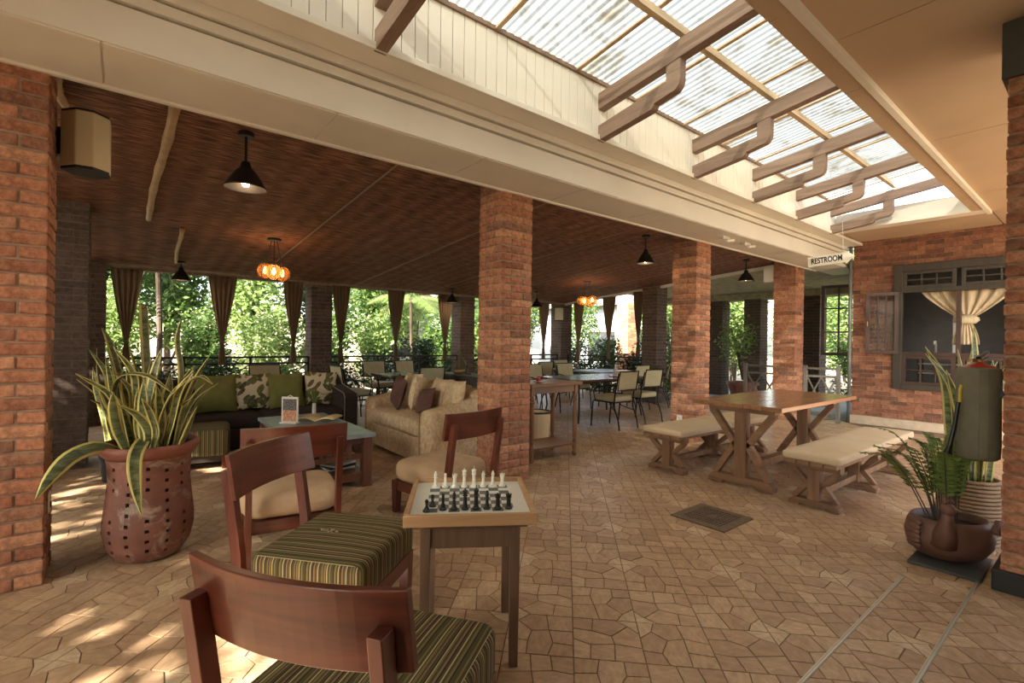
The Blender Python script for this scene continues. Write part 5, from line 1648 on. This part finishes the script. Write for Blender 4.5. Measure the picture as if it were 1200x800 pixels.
def chandelier(label, x, y, zb, n, r):
    zc = ceil_z(y)
    c = thing('cluster_lamp', label, 'lamp', (x, y, zb), 0, 'amber glass cluster lamps')
    H_ = zc-zb
    MB().lathe([(.09, H_-.025), (.09, H_+.005)], 18).build('canopy', M['lamp_metal'], c)
    for k in range(n):
        a = k*2*PI/n+.3
        px_, py_ = r*math.cos(a), r*math.sin(a)
        gz = .10+.03*(k % 2)
        g = MB().lathe([(.03, .105), (.08, .077), (.107, .022), (.107, -.022), (.08, -.077), (.03, -.102)], 18, caps=False).build('globe', M['amber_glass'], c, smooth=True, loc=(px_, py_, gz))
        cg = MB()
        for q in range(8):
            b = q*PI/4
            cg.tube([(rr*math.cos(b), rr*math.sin(b), z) for rr, z in ((.03, .108), (.083, .079), (.111, .022), (.111, -.022), (.083, -.079), (.03, -.105))], .0035, 5)
        cg.build('cage', M['lamp_metal'], g)
        MB().lathe([(.001, -.045), (.022, -.03), (.03, 0), (.02, .03), (.01, .06)], 12).build('bulb', M['bulb_amber'], g, smooth=True)
        MB().tube([(px_, py_, gz+.09), (px_*.3, py_*.3, H_-.02)], .005, 6).build('wire', M['lamp_metal'], c)
    L = bpy.data.lights.new('lamp_light', 'POINT'); L.energy = 9; L.color = (1, .6, .3); L.shadow_soft_size = .1
    lo = bpy.data.objects.new('lamp_light', L); COL.objects.link(lo); lo.parent = c; lo.location = (0, 0, .12)
chandelier('amber glass cluster lamp hanging over the dark sofa and coffee table', 1.66, 7.47, 2.26, 3, .125)
chandelier('amber glass cluster lamp hanging over the dining tables', 8.27, 7.61, 2.27, 4, .13)
# ================================================================== GARDEN AND BUILDINGS BEYOND
gd = MB().box(-60, 70, -60, 80, -.6, -.26).build('ground', M['ground']); tag(gd, kind='structure')
pv = MB().box(10.9, 15.2, 2.2, 9.5, -.26, -.05).build('path', M['paving']); tag(pv, kind='structure')

def leaves(n, centers, radii, size, seed, shell=.55):
    r = np.random.default_rng(seed)
    c = np.asarray(centers, float); rd_ = np.asarray(radii, float)
    vol = rd_.prod(axis=1); k = r.choice(len(c), n, p=vol/vol.sum())
    d = r.normal(size=(n, 3)); d /= np.linalg.norm(d, axis=1)[:, None]
    rad = shell+(1-shell)*r.random(n)**.6
    p = c[k]+d*rd_[k]*rad[:, None]
    a = r.normal(size=(n, 3)); a[:, 2] = a[:, 2]*.6-.25; a /= np.linalg.norm(a, axis=1)[:, None]
    b = np.cross(a, r.normal(size=(n, 3))); b /= np.linalg.norm(b, axis=1)[:, None]
    L = size*(.6+.8*r.random(n))[:, None]; W_ = L*.42
    nn = np.cross(a, b)
    v = np.stack([p-a*L*.5, p+b*W_*.5+nn*W_*.12, p+a*L*.5, p-b*W_*.5+nn*W_*.12], 1).reshape(-1, 3)
    q = np.arange(4*n).reshape(n, 4)
    return v, q
def shrub(name, label, loc, rx, ry, h_, n, size, mat, seed, cat='shrub', group=None, trunk=0, blobs=7, shell=.4):
    t = thing(name, label, cat, loc, 0, group)
    r = random.Random(seed)
    cs, rs = [], []
    z0 = trunk
    for k in range(blobs):
        a = r.uniform(0, 2*PI); q = r.uniform(0, .62)
        cz = z0+(h_-z0)*r.uniform(.22, .78)
        cs.append((rx*q*math.cos(a), ry*q*math.sin(a), cz))
        f = r.uniform(.38, .6)
        rs.append((rx*f, ry*f, min((h_-z0)*.34, cz-z0*.7)*r.uniform(.75, 1.0)))
    v, q = leaves(n, cs, rs, size, seed, shell)
    obj('foliage', np_mesh('foliage', v, q, M[mat]), t)
    mb = MB()
    if trunk > .4:
        mb.tube([(0, 0, -.05), (.04*r.uniform(-1, 1), .03, trunk*.5), (.05, -.03, trunk+.3*(h_-trunk))], [.05+.02*h_, .04+.012*h_, .03], 8)
    for c in cs[:5]:
        mb.tube([(0, 0, trunk*.6), (c[0]*.5, c[1]*.5, (trunk*.6+c[2])*.55), c], [.022+.004*h_, .016+.003*h_, .008], 6)
    mb.build('trunk', M['trunk'], t)
    return t
GZ = -.26
where = ['behind the snake plant', 'behind the dark sofa', 'behind the leaf print cushions', 'behind the small dining table', 'behind the vase sideboard', 'behind the lounge pillar', 'behind the corner pillar']
hw = ['at the far left pillar', 'below the first curtain', 'behind the first green cushion', 'behind the second green cushion', 'at the dark pillar behind the sofa', 'behind the small dining table', 'beside the round dark shrub', 'behind the vase sideboard', 'under the bright palm', 'near the grey corner pillar']
tw_ = ['behind the terracotta pot plant', 'over the first curtain', 'between the first two curtains', 'above the dark sofa', 'above the leaf print cushions', 'left of the sofa pillar', 'behind the small dining table', 'behind the vase', 'behind the lounge brick pillar', 'near the corner pillar']
# low hedge bushes just outside the back railing
for i in range(10):
    x = -.6+i*1.12
    shrub('hedge_bush', 'leafy hedge bush just outside the garden railing, '+hw[i], (x, 11.2+.15*(i % 2), GZ), .75, .5, 1.15+.15*((i*7) % 3), 1700, .09, 'leaf_dark' if i % 3 else 'leaf', 100+i, 'bush', 'hedge bushes along the railing')
# shrubs in the middle distance
for i in range(9):
    x = -1.6+i*1.55
    shrub('garden_shrub', ('yellow green' if i % 2 else 'mid green')+' garden shrub standing '+where[min(6, i*7//9)], (x, 13.0+.5*(i % 3), GZ), 1.0, .9, 2.5+.3*((i*5) % 3), 2600, .13, 'leaf_light' if i % 2 else 'leaf', 200+i, 'shrub', 'garden shrubs beyond the hedge', .5)
# trees behind
for i in range(10):
    x = -5.0+i*2.0
    shrub('garden_tree', ['mid green', 'pale green', 'dark green'][i % 3]+' tall garden tree far beyond the railing, '+tw_[i], (x, 16.4+1.0*(i % 2), GZ), 1.6, 1.3, 5.2+.7*(i % 3), 5200, .19, ['leaf', 'leaf_light', 'leaf_dark'][i % 3], 300+i, 'tree', 'garden trees', 1.2, 10)
# clipped dark shrub by the railing, palm like plant at the left
shrub('round_shrub', 'dark rounded shrub by the railing beside the hanging curtain', (5.9, 11.0, GZ), .5, .5, 1.9, 2600, .08, 'leaf_dark', 411, 'shrub', None, .5)
def palm(label, loc, h_, n, L, seed, mat='leaf_dark'):
    t = thing('palm', label, 'palm', loc)
    r = random.Random(seed)
    MB().tube([(0, 0, -.05), (.05, .03, h_*.5), (0, 0, h_)], [.07, .05, .05], 9).build('trunk', M['trunk'], t)
    for i in range(n):
        a = i*2.4; d = Vector((math.cos(a), math.sin(a), 0)); el = r.uniform(.2, .9)
        P0 = Vector((0, 0, h_)); pts = [P0+d*(L*s*math.cos(el*.6))+Vector((0, 0, L*(s*el*.7-s*s*(.55+.3*(1-el))))) for s in (0, .25, .5, .75, 1)]
        mb = MB().tube(pts, [.012, .01, .008, .006, .003], 5)
        mb.cur = 1
        for k in range(2, 28):
            s = k/28; q = s*4; j = min(3, int(q)); p = pts[j].lerp(pts[j+1], q-j)
            tt = (pts[j+1]-pts[j]).normalized(); sd = tt.cross(Vector((0, 0, 1))).normalized()
            ll = L*.42*math.sin(PI*min(.95, .15+s*.8))
            for w in (-1, 1):
                tip = p+sd*w*ll*.8+tt*ll*.5-Vector((0, 0, ll*.35)); m = p.lerp(tip, .45)
                mb.add([p, m+tt*.014, tip, m-tt*.014], [(0, 1, 2, 3)])
        mb.build('frond', [M['trunk'], M[mat]], t)
palm('dark feathery palm outside the left garden bay', (.55, 12.2, GZ), 3.3, 14, 1.3, 5)
palm('bright palm crown over the hedge beyond the vase sideboard', (7.2, 14.2, GZ), 3.0, 14, 1.5, 6, 'leaf_light')
palm('hanging green palm seen between the lounge pillar and the corner pillar', (9.0, 12.2, GZ), 2.9, 14, 1.1, 8, 'leaf')
# hedge on the dining side
for i in range(2, 7):
    y = 5.6+i*.95
    shrub('hedge_bush', ('dark' if i % 2 else 'bright')+' hedge bush outside the dining railing, '+['next to the lattice gate', 'left of the gate', 'behind the dark brown pillar', 'behind the blue grey table', 'under the middle curtain', 'under the curtain right of the corner pillar', 'at the grey corner pillar'][i], (11.25+.1*(i % 2), y, GZ), .7, .62, 1.98-.1*(i % 2), 3000, .085, 'leaf_dark' if i % 2 else 'leaf', 500+i, 'bush', 'hedge bushes on the dining side')
for i, (x, y) in enumerate(((14.2, 13.6), (15.6, 10.2), (12.4, 14.6), (16.0, 11.6))):
    shrub('garden_tree', 'small leafy tree before the pale grey house, '+['left of its dark door', 'at its near corner', 'beyond the corner pillar', 'by the orange brick pillar'][i], (x, y, GZ), .9, .9, 3.9, 2600, .13, 'leaf_light' if i % 2 else 'leaf', 560+i, 'tree', 'trees before the pale grey house', 1.2)
# trees beyond the corridor side
for i, (x, y, h_, m) in enumerate(((17.5, 8.8, 5.5, 'leaf_light'), (18.5, 6.6, 5.0, 'leaf_light'), (17.0, 4.6, 5.0, 'leaf_light'), (19.4, 9.9, 6.2, 'leaf'), (19.5, 2.6, 5.0, 'leaf'), (23, 7.0, 7, 'leaf_light'), (22, 4.0, 6.5, 'leaf_light'))):
    shrub('garden_tree', 'pale leafed tree beyond the corridor pillars, '+['behind the potted bush', 'between two corridor pillars', 'behind the open casement', 'over the hedge', 'right of the gate', 'far behind the potted bush', 'far behind the gate'][i], (x, y, GZ), 1.5, 1.5, h_, 4200, .16, m, 600+i, 'tree', 'trees beyond the corridor', .4, 10)
for i, (x, y) in enumerate(((15.8, 5.7), (15.6, 3.9), (15.9, 4.7))):
    shrub('hedge_bush', 'sunlit green hedge bush outside the corridor, '+['left of the gate pillar', 'under the open casement', 'behind the dark corridor pillar'][i], (x, y, GZ), .75, .6, 1.75, 1900, .1, 'leaf', 700+i, 'bush', 'hedge outside the corridor')
# trees at the left that dapple the sunlight
for i, (x, y, h_, rx) in enumerate(((-8.0, .2, 11.5, 2.9), (-7.6, 4.2, 8.5, 2.3), (-8.0, -5.0, 11.5, 2.9), (-6.8, 7.4, 6.0, 1.9), (-6.6, 10.2, 5.6, 1.8))):
    shrub('shade_tree', 'leafy tree outside the open left side of the terrace', (x, y, GZ), rx, rx, h_, 3300 if h_ > 9 else 3300, .34, 'leaf', 800+i, 'tree', 'trees outside the left side', 1.6, 16, .2)
for i in range(4):  # unseen shrubs, put here to darken the left of the lounge
    shrub('garden_shrub', 'dense unseen shrub added to darken the left side behind the brick pillar', (-2.9, 6.0+i*1.25, GZ), .8, .8, 2.9, 4600, .13, 'leaf_dark', 850+i, 'shrub', 'shrubs added to darken the left side')

for i in range(6):  # low shrubs out of view, added to cut light through the open side
    shrub('garden_shrub', 'dense unseen shrub added to screen light from the open left side of the terrace', (-5.0-.2*(i % 2), .0+i*1.1, GZ), .8, .7, 1.6+.3*(i % 3), 3600, .15, 'leaf', 870+i, 'shrub', 'shrubs added to screen light on the left side')

# pot with bush on the corridor side
tb = thing('plant_pot', 'wide terracotta pot with a small bush on the paving outside the lattice gate', 'pot', (13.0, 6.32, -.05))
MB().lathe([(.24, 0), (.33, .30), (.37, .42), (.40, .42), (.40, .50), (.36, .50), (.33, .40), (.001, .38)], 28).build('body', M['terracotta_rim'], tb, smooth=False)
shrub('potted_bush', 'sparse pale bush in the terracotta pot outside the gate', (13.0, 6.32, .32), .75, .75, 2.0, 900, .10, 'leaf_light', 901, 'plant', None, .3, 7, .2)
# corridor: pillars, ceiling, fascia
for (x, y, l) in ((14.0, 7.55, 'slim dark corridor pillar seen just right of the picnic bench pillar'), (14.0, 6.45, 'corridor pillar between the two sunlit garden gaps'), (14.0, 4.98, 'dark corridor pillar beside the open casement')):
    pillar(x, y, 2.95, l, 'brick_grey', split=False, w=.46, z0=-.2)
cc = MB()
cc.add([(10.5, 3.24, 3.02), (14.4, 3.24, 2.86), (14.4, 9.6, 2.86), (10.5, 9.6, 3.02), (10.5, 3.24, 3.12), (14.4, 3.24, 2.96), (14.4, 9.6, 2.96), (10.5, 9.6, 3.12)],
       [(3, 2, 1, 0), (4, 5, 6, 7), (0, 1, 5, 4), (1, 2, 6, 5), (2, 3, 7, 6), (3, 0, 4, 7)])
co = cc.build('ceiling_corridor', M['corridor_ceil']); tag(co, kind='structure')
MB().box(13.7, 14.4, 3.24, 9.6, 2.72, 2.9).build('fascia', M['corridor_ceil'], co)
# second casement seen beyond the gate, hinged on the building corner
w2 = thing('window_2', None, None, (11.5, 3.30, 1.25), math.radians(95), kind='structure')
fr = MB(); Wd, Ht, t = .62, 1.45, .06
fr.box(0, Wd, -.02, .02, 0, t); fr.box(0, Wd, -.02, .02, Ht-t, Ht); fr.box(0, t, -.02, .02, t, Ht-t); fr.box(Wd-t, Wd, -.02, .02, t, Ht-t)
fr.box(Wd/2-.015, Wd/2+.015, -.015, .015, t, Ht-t)
for j in (1, 2): fr.box(t, Wd-t, -.014, .014, Ht*j/3-.015, Ht*j/3+.015)
fr.build('sash', M['sash_wood'], w2)
for i in range(2):
    for j in range(3):
        MB().box(t+i*(Wd/2-t)+.015, Wd/2+i*(Wd/2-t)-.015, -.003, .003, Ht*j/3+.03, Ht*(j+1)/3-.03).build('pane', M['pane'], w2)
wb = MB().box(11.02, 13.2, 3.10, 3.22, 0, 3.3).build('wall_end', M['brick_wall']); tag(wb, kind='structure')
# garden wall and houses
gw = MB().box(-12, 8.3, 20.5, 20.8, GZ, 2.4).build('wall_garden', M['house_cream']); tag(gw, kind='structure')
def house(label, x0, x1, y0, y1, h_, mat, wins, side):
    hs_ = thing('house', label, 'house', ((x0+x1)/2, (y0+y1)/2, GZ))
    ax, ay = (x1-x0)/2, (y1-y0)/2
    MB().box(-ax, ax, -ay, ay, 0, h_).build('walls', M[mat], hs_)
    MB().box(-ax-.5, ax+.5, -ay-.5, ay+.5, h_, h_+.18).build('roof', M['roof'], hs_)
    for (u, z0, w, hh) in wins:
        if side == 'y': f = MB().box(u-w/2, u+w/2, -ay-.05, -ay+.02, z0, z0+hh); g = MB().box(u-w/2+.07, u+w/2-.07, -ay-.06, -ay-.045, z0+.07, z0+hh-.07)
        else: f = MB().box(-ax-.05, -ax+.02, u-w/2, u+w/2, z0, z0+hh); g = MB().box(-ax-.06, -ax-.045, u-w/2+.07, u+w/2-.07, z0+.07, z0+hh-.07)
        fo = f.build('window', M['window_wood'], hs_); g.build('glazing', M['glazing'], fo)
house('blue grey garden house behind the shrubs beyond the railing', 8.6, 13.5, 19.9, 23.0, 3.4, 'house_grey', ((-1.3, 1.0, 1.3, 1.3), (1.2, .2, 1.0, 2.1)), 'y')
house('pale grey house with dark door beyond the dining side hedge', 17.5, 21.5, 12.0, 19.5, 3.4, 'house_grey', ((2.2, .2, 1.1, 2.2), (-.6, .9, 1.6, 1.3), (-2.6, .2, 1.0, 2.1)), 'x')
pillar(14.3, 11.2, 2.9, 'sunlit orange brick pillar outside beyond the dining hedge', 'brick', split=False, w=.5, z0=GZ)
